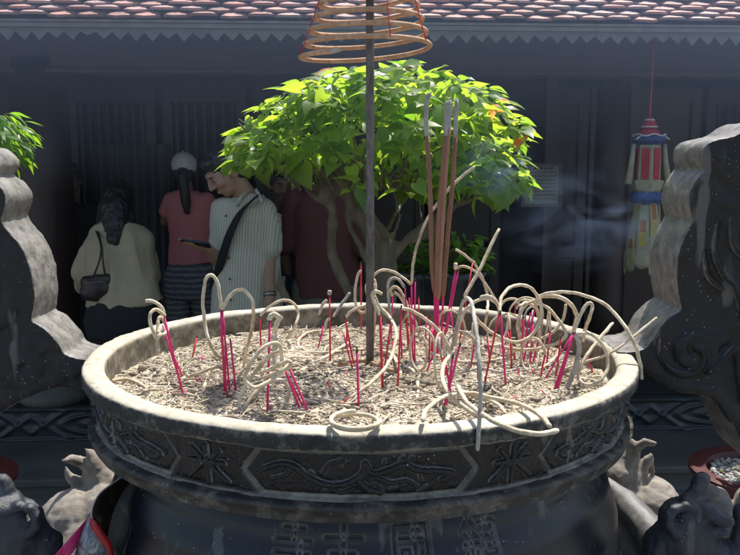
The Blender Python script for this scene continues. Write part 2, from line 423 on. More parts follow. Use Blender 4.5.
# rim: pale dusty top and inner wall, dark outside, ragged border between them
def rim_mat():
    m, nt, b, out = newmat('ash bleached rim stone')
    tc = N(nt, 'ShaderNodeTexCoord'); sx = N(nt, 'ShaderNodeSeparateXYZ'); nt.links.new(tc.outputs['Object'], sx.inputs[0])
    n0 = noise_n(nt, 9, 8, .7); n1 = noise_n(nt, 55, 6, .75); n2 = noise_n(nt, 24, 8, .7)
    pale = ramp(nt, n0.outputs[0], [(.28, (.36, .33, .25)), (.5, (.42, .385, .30)), (.75, (.51, .475, .385))])
    dk = ramp(nt, n1.outputs[0], [(.55, 0), (.68, .8)])
    pale2 = mix(nt, dk.outputs[0], pale.outputs[0], (.13, .12, .10))
    blot = ramp(nt, n2.outputs[0], [(.52, 0), (.66, .65)]); pale2 = mix(nt, blot.outputs[0], pale2, (.25, .21, .14))
    blk = ramp(nt, n2.outputs[0], [(.38, (.014, .014, .015)), (.55, (.03, .03, .028)), (.72, (.12, .115, .10))])
    # dark where it is both outside and below the arris
    ln = N(nt, 'ShaderNodeVectorMath', operation='LENGTH'); cb = N(nt, 'ShaderNodeCombineXYZ')
    nt.links.new(sx.outputs[0], cb.inputs[0]); nt.links.new(sx.outputs[1], cb.inputs[1]); nt.links.new(cb.outputs[0], ln.inputs[0])
    a = N(nt, 'ShaderNodeMath', operation='MULTIPLY_ADD'); nt.links.new(n1.outputs[0], a.inputs[0]); a.inputs[1].default_value = -.010
    nt.links.new(ln.outputs['Value'], a.inputs[2])
    r1 = N(nt, 'ShaderNodeMapRange'); nt.links.new(a.outputs[0], r1.inputs[0]); r1.inputs[1].default_value = RO-.0095; r1.inputs[2].default_value = RO-.0055
    z = N(nt, 'ShaderNodeMath', operation='MULTIPLY_ADD'); nt.links.new(n2.outputs[0], z.inputs[0]); z.inputs[1].default_value = .006; nt.links.new(sx.outputs[2], z.inputs[2])
    mm = N(nt, 'ShaderNodeMath', operation='MULTIPLY'); nt.links.new(r1.outputs[0], mm.inputs[0])
    r2 = N(nt, 'ShaderNodeMapRange'); nt.links.new(z.outputs[0], r2.inputs[0]); r2.inputs[1].default_value = RZ-GZ+.001; r2.inputs[2].default_value = RZ-GZ-.001
    nt.links.new(r2.outputs[0], mm.inputs[1])
    col = mix(nt, mm.outputs[0], pale2, blk.outputs[0])
    # inner wall is sooty and brown with blotches
    r3 = N(nt, 'ShaderNodeMapRange'); nt.links.new(ln.outputs['Value'], r3.inputs[0]); r3.inputs[1].default_value = RI+.0045; r3.inputs[2].default_value = RI+.002
    wall = ramp(nt, n2.outputs[0], [(.34, (.035, .028, .02)), (.5, (.12, .10, .068)), (.66, (.30, .26, .19))])
    r5 = N(nt, 'ShaderNodeMapRange'); nt.links.new(z.outputs[0], r5.inputs[0]); r5.inputs[1].default_value = RZ-GZ-.001; r5.inputs[2].default_value = RZ-GZ-.006
    m5 = N(nt, 'ShaderNodeMath', operation='MULTIPLY'); nt.links.new(r3.outputs[0], m5.inputs[0]); nt.links.new(r5.outputs[0], m5.inputs[1])
    col = mix(nt, m5.outputs[0], col, wall.outputs[0])
    nt.links.new(col, b.inputs['Base Color']); b.inputs['Roughness'].default_value = .75
    bump(nt, b, mix(nt, .5, n1.outputs[0], n2.outputs[0]), .5, .004); return m
def rim_geo():
    prof = [(RI-.004, RZ-.09), (RI-.002, RZ-.05), (RI-.001, RZ-.03), (RI-.0005, RZ-.016), (RI, RZ-.006), (RI+.004, RZ-.001), (RI+.012, RZ+.0015), (RO-.014, RZ+.0005), (RO-.005, RZ-.001), (RO-.001, RZ-.0045), (RO, RZ-.010), (RO-.0005, RZ-.0235), (RO-.003, RZ-.0262), (RO-.012, RZ-.0275)]
    V, F = lathe(prof, (BX, BY), 720)
    out = []
    for v in V:
        q = Vector(v)*16; k = noise.noise(q)*.0018+noise.noise(q*4)*.0014+noise.noise(q*9)*.0006+noise.noise(q*.35)*.002
        d = Vector((v.x-BX, v.y-BY, 0)).normalized()
        out.append(Vector(v)+Vector((0, 0, 1))*k+d*noise.noise(q*1.3+Vector((5, 5, 5)))*.0016)
    return out, F
obj('rim', rim_geo(), rim_mat(), IB)
# stroke helper for carved height fields
def seg_dist(X, Z, pts):
    D = np.full(X.shape, 1e9)
    for (a, b), (c, d) in zip(pts[:-1], pts[1:]):
        vx, vz = c-a, d-b; L = vx*vx+vz*vz+1e-12
        t = np.clip(((X-a)*vx+(Z-b)*vz)/L, 0, 1); D = np.minimum(D, np.hypot(X-a-t*vx, Z-b-t*vz))
    return D
def smooth2(pts, n=6): return [(v.x, v.y) for v in crom([(p[0], p[1], 0) for p in pts], n)]
# carved band: u in [-1,1] is one cartouche, panel beyond
BT, BB = RZ-.0265, RZ-.104       # top and bottom of the carved band
def band():
    nth = 3000; nz = 84; th = np.linspace(0, 2*math.pi, nth, endpoint=False); z = np.linspace(0, 1, nz)
    TH, Zn = np.meshgrid(th, z, indexing='ij'); H = BT-BB
    per = 2*math.pi/7; off = R(.4)
    ph = ((TH-off+per/2) % per)-per/2; idx = np.floor((TH-off+per/2)/per).astype(int) % 7
    S = ph*.478; Zm = (1-Zn)*H          # metres along arc, metres up
    h = np.zeros_like(S); hw = .478*R(19.3); mid = H/2; P_ = .026
    lo, hi = .004, H-.003
    out = [(-hw, mid), (-hw+P_, hi-.002), (hw-P_, hi-.002), (hw, mid), (hw-P_, lo+.002), (-hw+P_, lo+.002), (-hw, mid)]
    d_out = seg_dist(S, Zm, out)
    h -= .0075*np.exp(-(d_out/.0034)**2)
    i_out = [(p[0]*.91, (p[1]-mid)*.80+mid) for p in out]
    inside_ = (np.abs(Zm-mid)/(mid-.004)+0 < 1) & (np.abs(S) < hw-P_*np.abs(Zm-mid)/mid)
    cell = np.clip((hw-P_*np.abs(Zm-mid)/mid-np.abs(S))/.002, 0, 1)*np.clip((mid-.007-np.abs(Zm-mid))/.002, 0, 1)
    h -= .0035*cell
    # raised dragon / cloud relief inside each cartouche, different per cell
    rel = np.zeros_like(S)
    def stroke(pts, w, amp, m=None):
        nonlocal rel
        d = seg_dist(S, Zm, pts); v = amp*np.clip(1-(d/w)**2, 0, 1)**.3
        if m is not None: v = np.where(m, v, 0)
        rel = np.maximum(rel, v)
    for c in range(7):
        m = idx == c; sg = 1 if c % 2 == 0 else -1
        rr = random.Random(c+3)
        f = lambda pts: smooth2([(sg*a*hw*.86, mid+b*mid*.80) for a, b in pts])
        stroke(f([(-.92, .15), (-.75, .45), (-.62, .35), (-.5, -.1), (-.3, -.45), (-.12, -.35), (.02, .1), (.05, .6)]), .0046, .0075, m)
        stroke(f([(.05, .6), (.12, .1), (.3, .3), (.42, .5), (.55, .2), (.72, .1), (.9, -.1), (.8, -.35)]), .0046, .0075, m)
        stroke(f([(-.3, -.5), (-.18, -.8), (-.05, -.55)]), .0036, .0065, m)
        stroke(f([(.05, .1), (0, -.25), (.08, -.6), (.2, -.8)]), .005, .008, m)
        stroke(f([(.16, -.1), (.3, -.35), (.45, -.3), (.55, -.6)]), .0036, .0062, m)
        stroke(f([(-.62, .35), (-.7, -.05), (-.85, -.3)]), .0034, .0058, m)
        stroke(f([(.42, .5), (.5, .8)]), .0032, .0055, m); stroke(f([(-.35, .1), (-.28, .55), (-.15, .7)]), .0032, .0055, m)
        for k in range(10):
            a, b = rr.uniform(-.85, .85), rr.uniform(-.75, .75); da, db = rr.uniform(-.1, .1), rr.uniform(-.3, .3)
            stroke(f([(a, b), (a+da*.5, b+db), (a+da, b+db*1.2)]), .0024, .0045, m)
    h += np.where(np.abs(S) < hw*.97, rel, 0)
    # second chevron just outside each cartouche end
    for s in (-1, 1):
        ch = [(s*(hw+.000), hi), (s*(hw+.0155), mid), (s*(hw+.000), lo)]
    # characters in the panels
    Sp = np.where(S > 0, S-per*.478/2, S+per*.478/2); pw = .478*(per/2-R(19.3))
    CH = {0: [[(-.7, .15), (.7, .15)], [(0, 1), (0, -1)], [(-.55, .8), (-.25, .35)], [(.55, .8), (.25, .35)], [(-.15, .0), (-.8, -.8)], [(.15, .0), (.8, -.8)]],
          1: [[(-.8, .6), (.8, .6)], [(0, 1), (0, -1)], [(-.65, .05), (-.35, .35)], [(.65, .05), (.35, .35)], [(-.85, -.1), (.85, -.1)], [(-.1, -.2), (-.8, -.9)], [(.1, -.2), (.8, -.9)]]}
    pidx = np.floor((TH-off)/per).astype(int) % 7
    relp = np.zeros_like(S)
    for c in range(7):
        m = pidx == c
        for st_ in CH[c % 2]:
            d = seg_dist(Sp, Zm, [(a*pw*.72, mid+b*mid*.72) for a, b in st_]); relp = np.maximum(relp, np.where(m, .0070*np.clip(1-(d/.0038)**2, 0, 1)**.22, 0))
    h += np.where(np.abs(S) > hw+.002, relp-.002, 0)
    h += np.where((Zm < .0035) | (Zm > H-.0025), .002, 0)
    gz = np.gradient(h, axis=1); gx = np.gradient(h, axis=0); gm = np.hypot(gz/(H/nz), gx/(2*math.pi*.48/nth)); hm = np.median(h[cell > .5]); ledge = np.clip((gm-.9)/1.2, 0, 1)*np.clip((.0042-(h-hm))/.002, 0, 1)
    dust = np.clip((-(h+.0045))/.003, 0, 1)*.7+np.clip(1-Zm/.009, 0, 1)*.9+ledge*.8+np.where(d_out < .0025, .35, 0)
    V = []; A = []
    r0 = RO-.012
    for i in range(nth):
        for j in range(nz):
            zz = BT+(BB-BT)*z[j]; v = Vector((math.sin(th[i])*3, math.cos(th[i])*3, zz*6))
            w = noise.noise(v*9)*.0010+noise.noise(v*40)*.0006-abs(noise.noise(v*22))*.0014*cell[i, j]
            r = r0-.010*z[j]+h[i, j]+w
            if j == 0: r -= .003
            V.append((BX+r*math.sin(th[i]), BY-r*math.cos(th[i]), zz)); A.append(min(1, dust[i, j]))
    F = [(i*nz+j, i*nz+j+1, ((i+1) % nth)*nz+j+1, ((i+1) % nth)*nz+j) for i in range(nth) for j in range(nz-1)]
    return (V, F), A
g, A = band()
obj('carved_band', g, m_band, IB, attr=A)
def mould():
    prof = [(RO-.028, BB+.002), (RO-.012, BB), (RO-.006, BB-.003), (RO-.0055, BB-.006), (RO-.0085, BB-.009), (RO-.011, BB-.016), (RO-.0145, BB-.022), (RO-.0135, BB-.0235), (RO-.0140, BB-.0262), (RO-.018, BB-.0275), (RO-.05, BB-.028), (RO-.10, BB-.027)]
    V, F = lathe(prof, (BX, BY), 300); out = []
    for v in V:
        q = Vector(v); k = noise.noise(q*14)*.0018+noise.noise(q*45)*.0011
        d = Vector((v.x-BX, v.y-BY, 0)).normalized(); out.append(q+d*k+Vector((0, 0, k*.6)))
    return out, F
obj('lower_moulding', mould(), dusty_stone('dusty moulding stone', (.020, .018, .015), (.17, .15, .12), .47, .66, 26, .5, .4), IB)
# belly with the four carved characters
MB_ = BB-.028
STK = {
 'temple': [[(-.55, .82), (.55, .82)], [(0, 1), (0, .42)], [(-.9, .42), (.9, .42)], [(-.85, .02), (.85, .02)], [(.38, .3), (.38, -.85), (.1, -.72)], [(-.45, -.25), (-.15, -.55)]],
 'old': [[(-.9, .5), (.9, .5)], [(0, 1), (0, .02)], [(-.6, .02), (.6, .02), (.6, -.9), (-.6, -.9), (-.6, .02)]],
 'country': [[(-.85, .95), (.85, .95), (.85, -.95), (-.85, -.95), (-.85, .95)], [(-.6, .5), (.6, .5)], [(-.5, .15), (-.1, .15), (-.1, -.25), (-.5, -.25), (-.5, .15)], [(-.6, -.55), (0, -.45)], [(.12, .8), (.25, -.2), (.62, -.7), (.68, -.4)], [(.55, .1), (.2, -.5)], [(.4, .78), (.58, .64)]],
 'guard': [[(-.5, 1), (-.95, .55)], [(-.5, 1), (-.1, .6)], [(-.75, .45), (-.2, .45)], [(-.85, .12), (-.1, .12)], [(-.48, .45), (-.48, -.75)], [(-.78, -.15), (-.66, -.45)], [(-.2, -.15), (-.32, -.45)], [(-.95, -.75), (-.02, -.7)],
           [(.1, .78), (.95, .78)], [(.5, 1), (.5, .6)], [(.22, .6), (.85, .6), (.85, -.3), (.22, -.3), (.22, .6)], [(.22, .3), (.85, .3)], [(.22, 0), (.85, 0)], [(.05, -.5), (1, -.5)], [(.35, -.6), (.12, -.95)], [(.7, -.6), (.95, -.95)]]}
def belly_r(z):
    d = MB_-z
    pts = [(0, .432), (.02, .430), (.045, .440), (.09, .464), (.15, .482), (.20, .486), (.27, .478), (.36, .44), (.45, .37), (.52, .29), (.60, .24), (.66, .26), (.74, .34)]
    for (a, ra), (b, rb) in zip(pts[:-1], pts[1:]):
        if d <= b: t = max(0, (d-a)/(b-a)); t = t*t*(3-2*t)*.4+t*.6; return ra+(rb-ra)*t
    return .34
def belly():
    nth = 1500; zs = np.concatenate([np.linspace(MB_, MB_-.22, 150), np.linspace(MB_-.225, MB_-.74, 50)]); nz = len(zs)
    # denser at the front
    t = np.linspace(-1, 1, nth, endpoint=False); th = math.pi*(0.30*t+.70*t**3)
    TH, Z = np.meshgrid(th, zs, indexing='ij'); h = np.zeros_like(TH); du = np.zeros_like(TH)
    for nm, px, py in (('temple', 291, 556), ('old', 343, 557), ('country', 413, 557), ('guard', 485, 548)):
        a = math.asin(max(-1, min(1, (P(px, py, 1.115).x-BX)/.455))); c = P(px, py, BY-.455*math.cos(a)); zc = c.z
        wch = .029; hch = .040
        for s in STK[nm]:
            pts = [(a_*wch, b_*hch) for a_, b_ in s]; d = seg_dist((TH-a)*.45, Z-zc, pts)
            h = np.minimum(h, -.0065*np.clip(1-(d/.0048)**2, 0, 1)**.6); du = np.maximum(du, 1.0*np.clip(1-(d-.0042)/.0028, 0, 1)*np.clip((d-.0016)/.0012, 0, 1))
    V, A = [], []
    for i in range(nth):
        s, c = math.sin(th[i]), math.cos(th[i])
        for j in range(nz):
            r = belly_r(zs[j])+h[i, j]; V.append((BX+r*s, BY-r*c, zs[j])); A.append(du[i, j])
    F = [(i*nz+j, i*nz+j+1, ((i+1) % nth)*nz+j+1, ((i+1) % nth)*nz+j) for i in range(nth) for j in range(nz-1)]
    return (V, F), A
g, A = belly()
m_belly = dusty_stone('glossy black stone belly', (.007, .008, .011), (.15, .15, .145), .60, .85, 7, .36, .12, attr=True)
obj('belly', g, m_belly, IB, attr=A)
obj('foot', lathe([(0, GZ), (.46, GZ), (.46, GZ+.06), (.42, GZ+.09), (.40, GZ+.14), (.35, MB_-.74), (.30, MB_-.70), (0, MB_-.70)], (BX, BY), 96), m_black, IB, sharp=40)
obj('inner_bowl', lathe([(RI-.002, RZ-.085), (RI-.01, RZ-.12), (.30, RZ-.2), (0, RZ-.22)], (BX, BY), 96), m_pale, IB)
# cloud handles
EARY, EART = 1.50, .106
def ear(front_px, scrolls, name, EART=.15):
    pts = [P(x, y, EARY) for x, y in front_px]; poly = smooth2([(p.x, p.z) for p in pts], 5)
    cut = [P(x, y, EARY) for x, y in scrolls[0]]
    g = extrude(poly, EARY, EARY+EART)
    parts = [g]
    for s in scrolls[1]:
        q = [P(x, y, EARY) for x, y in s[0]]; c = crom([(v.x, EARY-.001, v.z) for v in q], 6)
        n = len(c); w_ = s[1]
        parts.append(tube(c, [(w_*(.35+.65*math.sin(math.pi*min(1, .15+.85*(1-i/n)))), .014) for i in range(n)], 8, side=(0, 1, 0) if False else None))
    g3 = remesh(join(*parts), .0036, 1, .5)
    V, F = rough(g3, .0020, 30, 4)
    A = []
    for v, n in zip(g3[0], g3[2]):
        edge = 1-abs(n[1]); A.append(.05+.95*min(1, max(0, (edge-.45)/.3)))
    return (V, F), A
def spiral(cx, cy, r0, turns, a0, k=-1, n=22, flat=1.0):
    return [(cx+r0*(1-.85*i/n)*math.cos(a0+k*turns*2*math.pi*i/n), cy+flat*r0*(1-.85*i/n)*math.sin(a0+k*turns*2*math.pi*i/n)) for i in range(n+1)]
right_front = [(618, 352), (632, 352), (645, 348.5), (652, 341), (660, 328), (671, 317), (682, 310), (682, 309.5), (677.5, 287), (678, 260), (684, 239), (694, 221), (694.2, 220.5), (692, 216), (689.5, 206), (690, 195), (694.5, 184), (700.5, 175.5), (707, 170), (707.2, 169.5),
               (703, 160), (703.5, 150), (709, 142.5), (722, 138), (737, 135), (760, 122), (790, 122), (822, 140), (845, 180), (850, 225), (838, 270), (852, 320), (850, 380), (820, 450), (780, 475), (752, 462), (738, 434), (727, 412), (716, 402), (700, 394), (680, 389), (657, 379), (640, 371), (618, 368)]
rs = [([(745, 300), (728, 335), (700, 345), (690, 333)], .006), (spiral(692, 352, 26, 1.4, 2.2), .008), (spiral(690, 352, 34, .7, 3.6), .006),
      ([(648, 362), (672, 383), (712, 392), (735, 420)], .006), ([(716, 222), (713, 250), (722, 275), (735, 290), (742, 330), (728, 352), (705, 372)], .007),
      ([(705, 178), (716, 196), (735, 206), (752, 200)], .005), ([(716, 150), (722, 170), (742, 180)], .005), (spiral(738, 170, 18, 1.2, 2.0), .006),
      ([(730, 215), (732, 245), (750, 262)], .006), ([(703, 250), (706, 275), (722, 290)], .004), ([(760, 260), (740, 330), (745, 400)], .009), (spiral(790, 200, 34, 1.5, 1.0), .009), (spiral(800, 350, 40, 1.5, 1.0), .009)]
g, A = ear(right_front, ([], rs), 'handle'); er = obj('handle', g, m_ear, IB, attr=A)
left_front = [(101, 360.5), (84, 359.5), (65, 355), (58, 344), (44, 329), (31, 321), (31, 320.5), (34, 297), (29, 266), (19.5, 245), (5, 228), (0, 219), (0, 218.5), (4, 209), (5, 196), (-3, 183), (-14, 176),
              (-9, 166), (-13, 156), (-24, 148), (-50, 144), (-75, 128), (-100, 130), (-130, 150), (-148, 190), (-150, 240), (-136, 285), (-150, 330), (-146, 390), (-110, 450), (-70, 470), (-44, 455), (-24, 430), (-8, 417), (8, 409), (36, 391), (60, 388), (84, 390), (101, 388)]
ls = [(spiral(24, 364, 22, 1.5, -.5), .007), (spiral(26, 364, 33, .8, -2.2), .006), ([(64, 362), (58, 378), (40, 386), (10, 398), (-20, 410)], .005), ([(-10, 238), (5, 262), (12, 290), (8, 315), (-14, 330)], .006),
      ([(76, 366), (70, 376)], .006), ([(-25, 225), (-20, 250), (-40, 270)], .007), ([(-40, 370), (-10, 378), (6, 372)], .006), (spiral(-70, 200, 34, 1.5, 1.0), .009), (spiral(-80, 350, 40, 1.5, 1.0), .009)]
g, A = ear(left_front, ([], ls), 'handle', .125); el = obj('handle', g, m_ear, IB, attr=A)
for o in (er, el): tag(o, 'black carved cloud shaped handle slab with worn pale edge')
# beast heads around the belly
def beast_light(mx):
    """mx maps picture x of the right one; Y about .98"""
    q = lambda x, y, Y: P(mx(x), y, Y)
    Y = 1.78
    g = [chain([q(622, 500, Y), q(622, 478, Y), q(629, 455, Y), q(632, 441, Y-.005)], [.055, .046, .019, .0055]),
         chain([q(632, 478, Y), q(632, 462, Y), q(636, 447, Y-.01), q(645, 442.5, Y-.02), q(655, 443.5, Y-.03)], [.029, .017, .010, .008, .004]),
         chain([q(640, 480, Y+.01), q(644, 466, Y), q(651, 455, Y), q(653, 472, Y+.01)], [.017, .010, .005, .006]),
         ell(q(648, 503, Y), (.067, .075, .062)), ell(q(622, 500, Y), (.06, .07, .055)),
         chain([q(606, 486, Y+.02), q(626, 505, Y), q(650, 535, Y-.04), q(676, 575, Y-.10)], [.024, .038, .048, .056]),
         chain([q(650, 535, Y), q(670, 600, Y), q(660, 700, Y), q(640, 800, Y)], [.08, .09, .075, .07])]
    g3 = remesh(join(*g), .0042, 5, .5); return rough((lambda a: (a[0], a[1], g3[2]))(rough(g3, .0045, 14)), .0022, 60)
m_beast = dusty_stone('pale speckled carved stone', (.20, .17, .14), (.33, .305, .27), .42, .60, 48, .7, .9, flecks=True)
m_beast_shade = dusty_stone('carved stone with shade in colour', (.022, .026, .034), (.14, .14, .135), .56, .74, 22, .45, .6, flecks=True)  # darker copy of the beast stone, shade of bowl and handles put into colour
b1 = obj('beast_head', beast_light(lambda x: x), m_beast, IB); tag(b1, 'pale speckled stone beast head with an upright horn')
def beast_left():
    q = lambda x, y, Y=1.76: P(x, y, Y)
    g = [chain([q(100, 505), q(101, 480), q(95, 461), q(90, 452), q(85.5, 448.5)], [.055, .034, .016, .009, .0045]), chain([q(108, 500), q(117, 478, 1.74)], [.035, .008]),
         chain([q(94, 476), q(90, 466), q(80, 461), q(71, 459.5, 1.73), q(63, 460.5, 1.71)], [.026, .015, .011, .008, .004]), chain([q(78, 482), q(68, 476), q(66, 466)], [.014, .009, .004]),
         ell(q(78, 529, 1.72), (.092, .085, .090)), ell(q(104, 525, 1.72), (.07, .07, .09)), chain([q(88, 545, 1.70), q(95, 620, 1.62), q(105, 760, 1.6)], [.09, .09, .075])]
    g3 = remesh(join(*g), .0045, 4, .5); return rough((lambda a: (a[0], a[1], g3[2]))(rough(g3, .005, 13)), .0022, 55)
b2 = obj('beast_head', beast_left(), m_beast, IB); tag(b2, 'pale speckled stone beast head with an upright horn')
def beast_dark(mx, Y=1.30):
    q = lambda x, y, dy=0: P(mx(x), y, Y+dy)
    g = [ell(q(686, 521), (.040, .045, .036)), chain([q(690, 512), q(696, 495), q(700, 481)], [.026, .015, .013]), ell(q(702, 479), (.014, .014, .012)),
         chain([q(692, 508, -.01), q(708, 511, -.03), q(720, 518, -.04), q(729, 521, -.045)], [.022, .017, .012, .009]),
         chain([q(692, 530, -.01), q(712, 532, -.03), q(723, 532, -.035)], [.02, .012, .010]),
         chain([q(676, 530), q(660, 545, .01), q(664, 600, .02)], [.03, .032, .04]), ell(q(712, 551), (.03, .04, .03)),
         chain([q(686, 525), q(690, 570), q(680, 680, .05), q(660, 800, .1)], [.045, .055, .05, .06]),
         chain([q(742, 512, 0), q(746, 545, 0), q(735, 580, 0)], [.014, .03, .04])]
    for i in range(9):
        a = i*.7; g.append(ell(q(683+16*math.cos(a), 520+14*math.sin(a), -.03), (.010, .012, .009)))
    g3 = remesh(join(*g), .0038, 3, .5); return rough((lambda a: (a[0], a[1], g3[2]))(rough(g3, .0045, 18)), .002, 60)
b3 = obj('beast_head', beast_dark(lambda x: x), m_beast_shade, IB); tag(b3, 'stone beast head with a knobbed snout, shade put into its dark colour')
b4 = obj('beast_head', beast_dark(lambda x: 712-x-4 if False else 716-x-12), m_beast_shade, IB); tag(b4, 'stone beast head with a knobbed snout, shade put into its dark colour')
# pale scroll behind the right dark head
def scroll():
    g = [ell(P(711, 495, 1.60), (.022, .03, .022)), ell(P(722, 512, 1.58), (.026, .03, .028)), ell(P(732, 532, 1.55), (.028, .03, .026)), ell(P(748, 505, 1.62), (.03, .03, .04)),
         chain([P(715, 500, 1.62), P(735, 560, 1.62), P(725, 650, 1.64)], [.03, .04, .05])]
    return rough(remesh(join(*g), .004, 4, .5), .0015, 25)
obj('scroll', scroll(), m_beast, IB)
# stone shoulders linking belly and heads, each running out and down
def shoulder(s):
    f = (lambda x: x) if s > 0 else (lambda x: 717-x)
    g = [chain([P(f(600), 478, 1.72), P(f(625), 503, 1.66), P(f(655), 540, 1.56), P(f(690), 590, 1.48)], [.012, .030, .040, .05]),
         chain([P(f(625), 520, 1.66), P(f(655), 600, 1.55), P(f(650), 760, 1.55)], [.045, .09, .08])]
    return rough(remesh(join(*g), .005, 5, .5), .002, 15)
obj('shoulder', shoulder(1), dusty_stone('grey flank stone', (.07, .07, .07), (.24, .23, .20), .45, .7, 9, .5, .4), IB)
# ---------------------------------------------------------------- ash bed and fragments
AZ = RZ-.050
def DN(Y): return 1.05*Y+.45     # depths in the lists below are noted relative to the burner
def ash_h(x, y):
    dx, dy = x-BX, y-BY; r = math.hypot(dx, dy)
    q = Vector((x, y, 0))
    h = AZ+.012*noise.noise(q*5+Vector((3, 1, 0)))+.012*noise.noise(q*14)+.0045*noise.noise(q*48)+.0015*noise.noise(q*160)
    h += .024*max(0, -dy/.45)+.004                       # heaped towards the front
    h += -.010*max(0, (r-.36)/.09)*(.6 if dy > 0 else .3)
    for (cx, cy, rr, k) in PITS:
        d = math.hypot(x-cx, y-cy)/rr
        if d < 1.6: h -= k*math.exp(-d*d*2)
    return h
PITS = []
for (px, py, rr, k) in ((227, 372, .030, .014), (300, 360, .06, -.010), (150, 372, .035, -.012), (345, 385, .05, -.008), (415, 385, .035, -.014), (452, 375, .035, .012), (510, 350, .06, -.012), (265, 395, .03, .012), (560, 370, .05, -.006)):
    p = PZ(px, py, AZ); PITS.append((p.x, p.y, rr, k))
def ash_bed():
    V, F = [], []; nr, na = 150, 420
    V.append(Vector((BX, BY, ash_h(BX, BY))))
    for i in range(1, nr+1):
        r = (RI-.001)*i/nr
        for k in range(na):
            a = 2*math.pi*k/na; x, y = BX+r*math.cos(a), BY+r*math.sin(a); V.append(Vector((x, y, ash_h(x, y))))
    for k in range(na): F.append((0, 1+k, 1+(k+1) % na))
    for i in range(nr-1):
        for k in range(na):
            a = 1+i*na+k; b = 1+i*na+(k+1) % na; F.append((a, a+na, b+na, b))
    return V, F
def ashmat(name, stops, r=.9, bscale=180, attr=True):
    m, nt, b, out = newmat(name)
    if attr:
        at = N(nt, 'ShaderNodeAttribute', attribute_name='rnd'); rp = ramp(nt, at.outputs['Fac'], stops)
    else: rp = ramp(nt, noise_n(nt, 30, 8, .75).outputs[0], stops)
    n = noise_n(nt, 60, 5, .7); n2 = ramp(nt, n.outputs[0], [(.3, .72), (.6, 1.0)])
    c = mix(nt, 1.0, rp.outputs[0], n2.outputs[0], 'MULTIPLY'); nt.links.new(c, b.inputs['Base Color']); b.inputs['Roughness'].default_value = r
    b.inputs['Specular IOR Level'].default_value = .2
    bump(nt, b, noise_n(nt, bscale, 4).outputs[0], .5, .002); return m
bed = obj('ash_bed', ash_bed(), ashmat('grey ash and sand', [(.3, (.20, .16, .12)), (.5, (.39, .33, .245)), (.68, (.52, .45, .345))], attr=False, bscale=90), origin=(BX, BY, AZ))
tag(bed, 'uneven bed of grey beige ash filling the burner', 'ash', kind='stuff')
def frags():
    V, F, A = [], [], []; rr = random.Random(5); n = 0
    while n < 27000:
        a = rr.uniform(0, 2*math.pi); r = (RI-.012)*math.sqrt(rr.random())
        x, y = BX+r*math.cos(a), BY+r*math.sin(a); n += 1
        near = y < BY
        L = rr.choice((.004, .006, .008, .010, .013, .018)); 
        if rr.random() < .028: L = rr.uniform(.025, .055)
        rad = rr.uniform(.0006, .0012)*(1.15 if L > .012 else 1); curv = rr.uniform(-1, 1)*math.pi*rr.random()*1.6/max(1, L/.014)*max(1, L/.02)
        if L > .025: rad = rr.uniform(.0012, .002)
        az = rr.uniform(0, 2*math.pi); til = rr.gauss(0, .25); z0 = ash_h(x, y)+rr.uniform(-.0012, .0022)
        col = min(1, max(0, rr.gauss(.57, .20)+.75*noise.noise(Vector((x*9, y*9, 3)))-(.25 if any(math.hypot(x-p_[0], y-p_[1]) < p_[2]*.8 and p_[3] > 0 for p_ in PITS) else 0))); ns = 4 if L < .02 else 9
        pts = []; px_, py_, pz_ = x, y, z0; ang = az
        for i in range(ns):
            pts.append(Vector((px_, py_, pz_)))
            st_ = L/(ns-1); px_ += math.cos(ang)*st_; py_ += math.sin(ang)*st_; pz_ += math.sin(til)*st_*(1-.8*i/ns); ang += curv/(ns-1)
        if any(math.hypot(p.x-BX, p.y-BY) > RI-.006 for p in pts): continue
        g = tube(pts, [rad*(.8 if i in (0, ns-1) else 1) for i in range(ns)], 5 if L > .02 else 4); b = len(V)
        V.extend(g[0]); F.extend([tuple(i+b for i in f) for f in g[1]]); A.extend([col]*len(g[0]))
    return (V, F), A
g, A = frags()
m_frag = ashmat('ash crumbs', [(0, (.11, .09, .072)), (.25, (.28, .235, .18)), (.5, (.43, .365, .27)), (.75, (.60, .52, .39)), (1, (.76, .70, .56))])
fr = obj('ash_crumbs', g, m_frag, attr=A, origin=(BX, BY, AZ)); tag(fr, 'countless small curled crumbs of burnt incense ash over the bed', 'ash', kind='stuff')
def lumps():
    V, F = [], []; rr = random.Random(9)
    for i in range(420):
        if i < 80:
            px, py, s = [(148, 376, .011), (155, 371, .009), (143, 380, .008), (410, 392, .012), (404, 388, .009), (402, 402, .008), (370, 398, .008), (262, 362, .007), (428, 402, .009), (357, 372, .007), (470, 372, .008), (310, 412, .008), (235, 398, .009)][i % 13]
            px += rr.gauss(0, 9); py += rr.gauss(0, 5); s *= rr.uniform(.35, 1)
            p = PZ(px, py, AZ+.01); x, y = p.x, p.y
        else:
            a = rr.uniform(0, 2*math.pi); r = .42*math.sqrt(rr.random()); x, y = BX+r*math.cos(a), BY+r*math.sin(a); s = rr.uniform(.002, .006)
        g = ell((0, 0, 0), (s*rr.uniform(.8, 1.3), s, s*rr.uniform(.6, .9)), Matrix.Rotation(rr.uniform(0, 3), 3, 'Z'), 10, 7); c = Vector((x, y, ash_h(x, y)+s*.35)); b = len(V)
        for v in g[0]:
            k = 1+.45*noise.noise(Vector(v)*(1.6/s)+Vector((i*3.1, 0, 0))); V.append(Vector(v)*k+c)
        F.extend([tuple(j+b for j in f) for f in g[1]])
    return V, F
lp = obj('ash_clumps', lumps(), ashmat('caked ash', [(.3, (.15, .115, .085)), (.55, (.29, .235, .175)), (.75, (.42, .36, .28))], attr=False, bscale=120), origin=(BX, BY, AZ)); tag(lp, 'caked lumps of ash scattered over the bed', 'ash', kind='stuff')
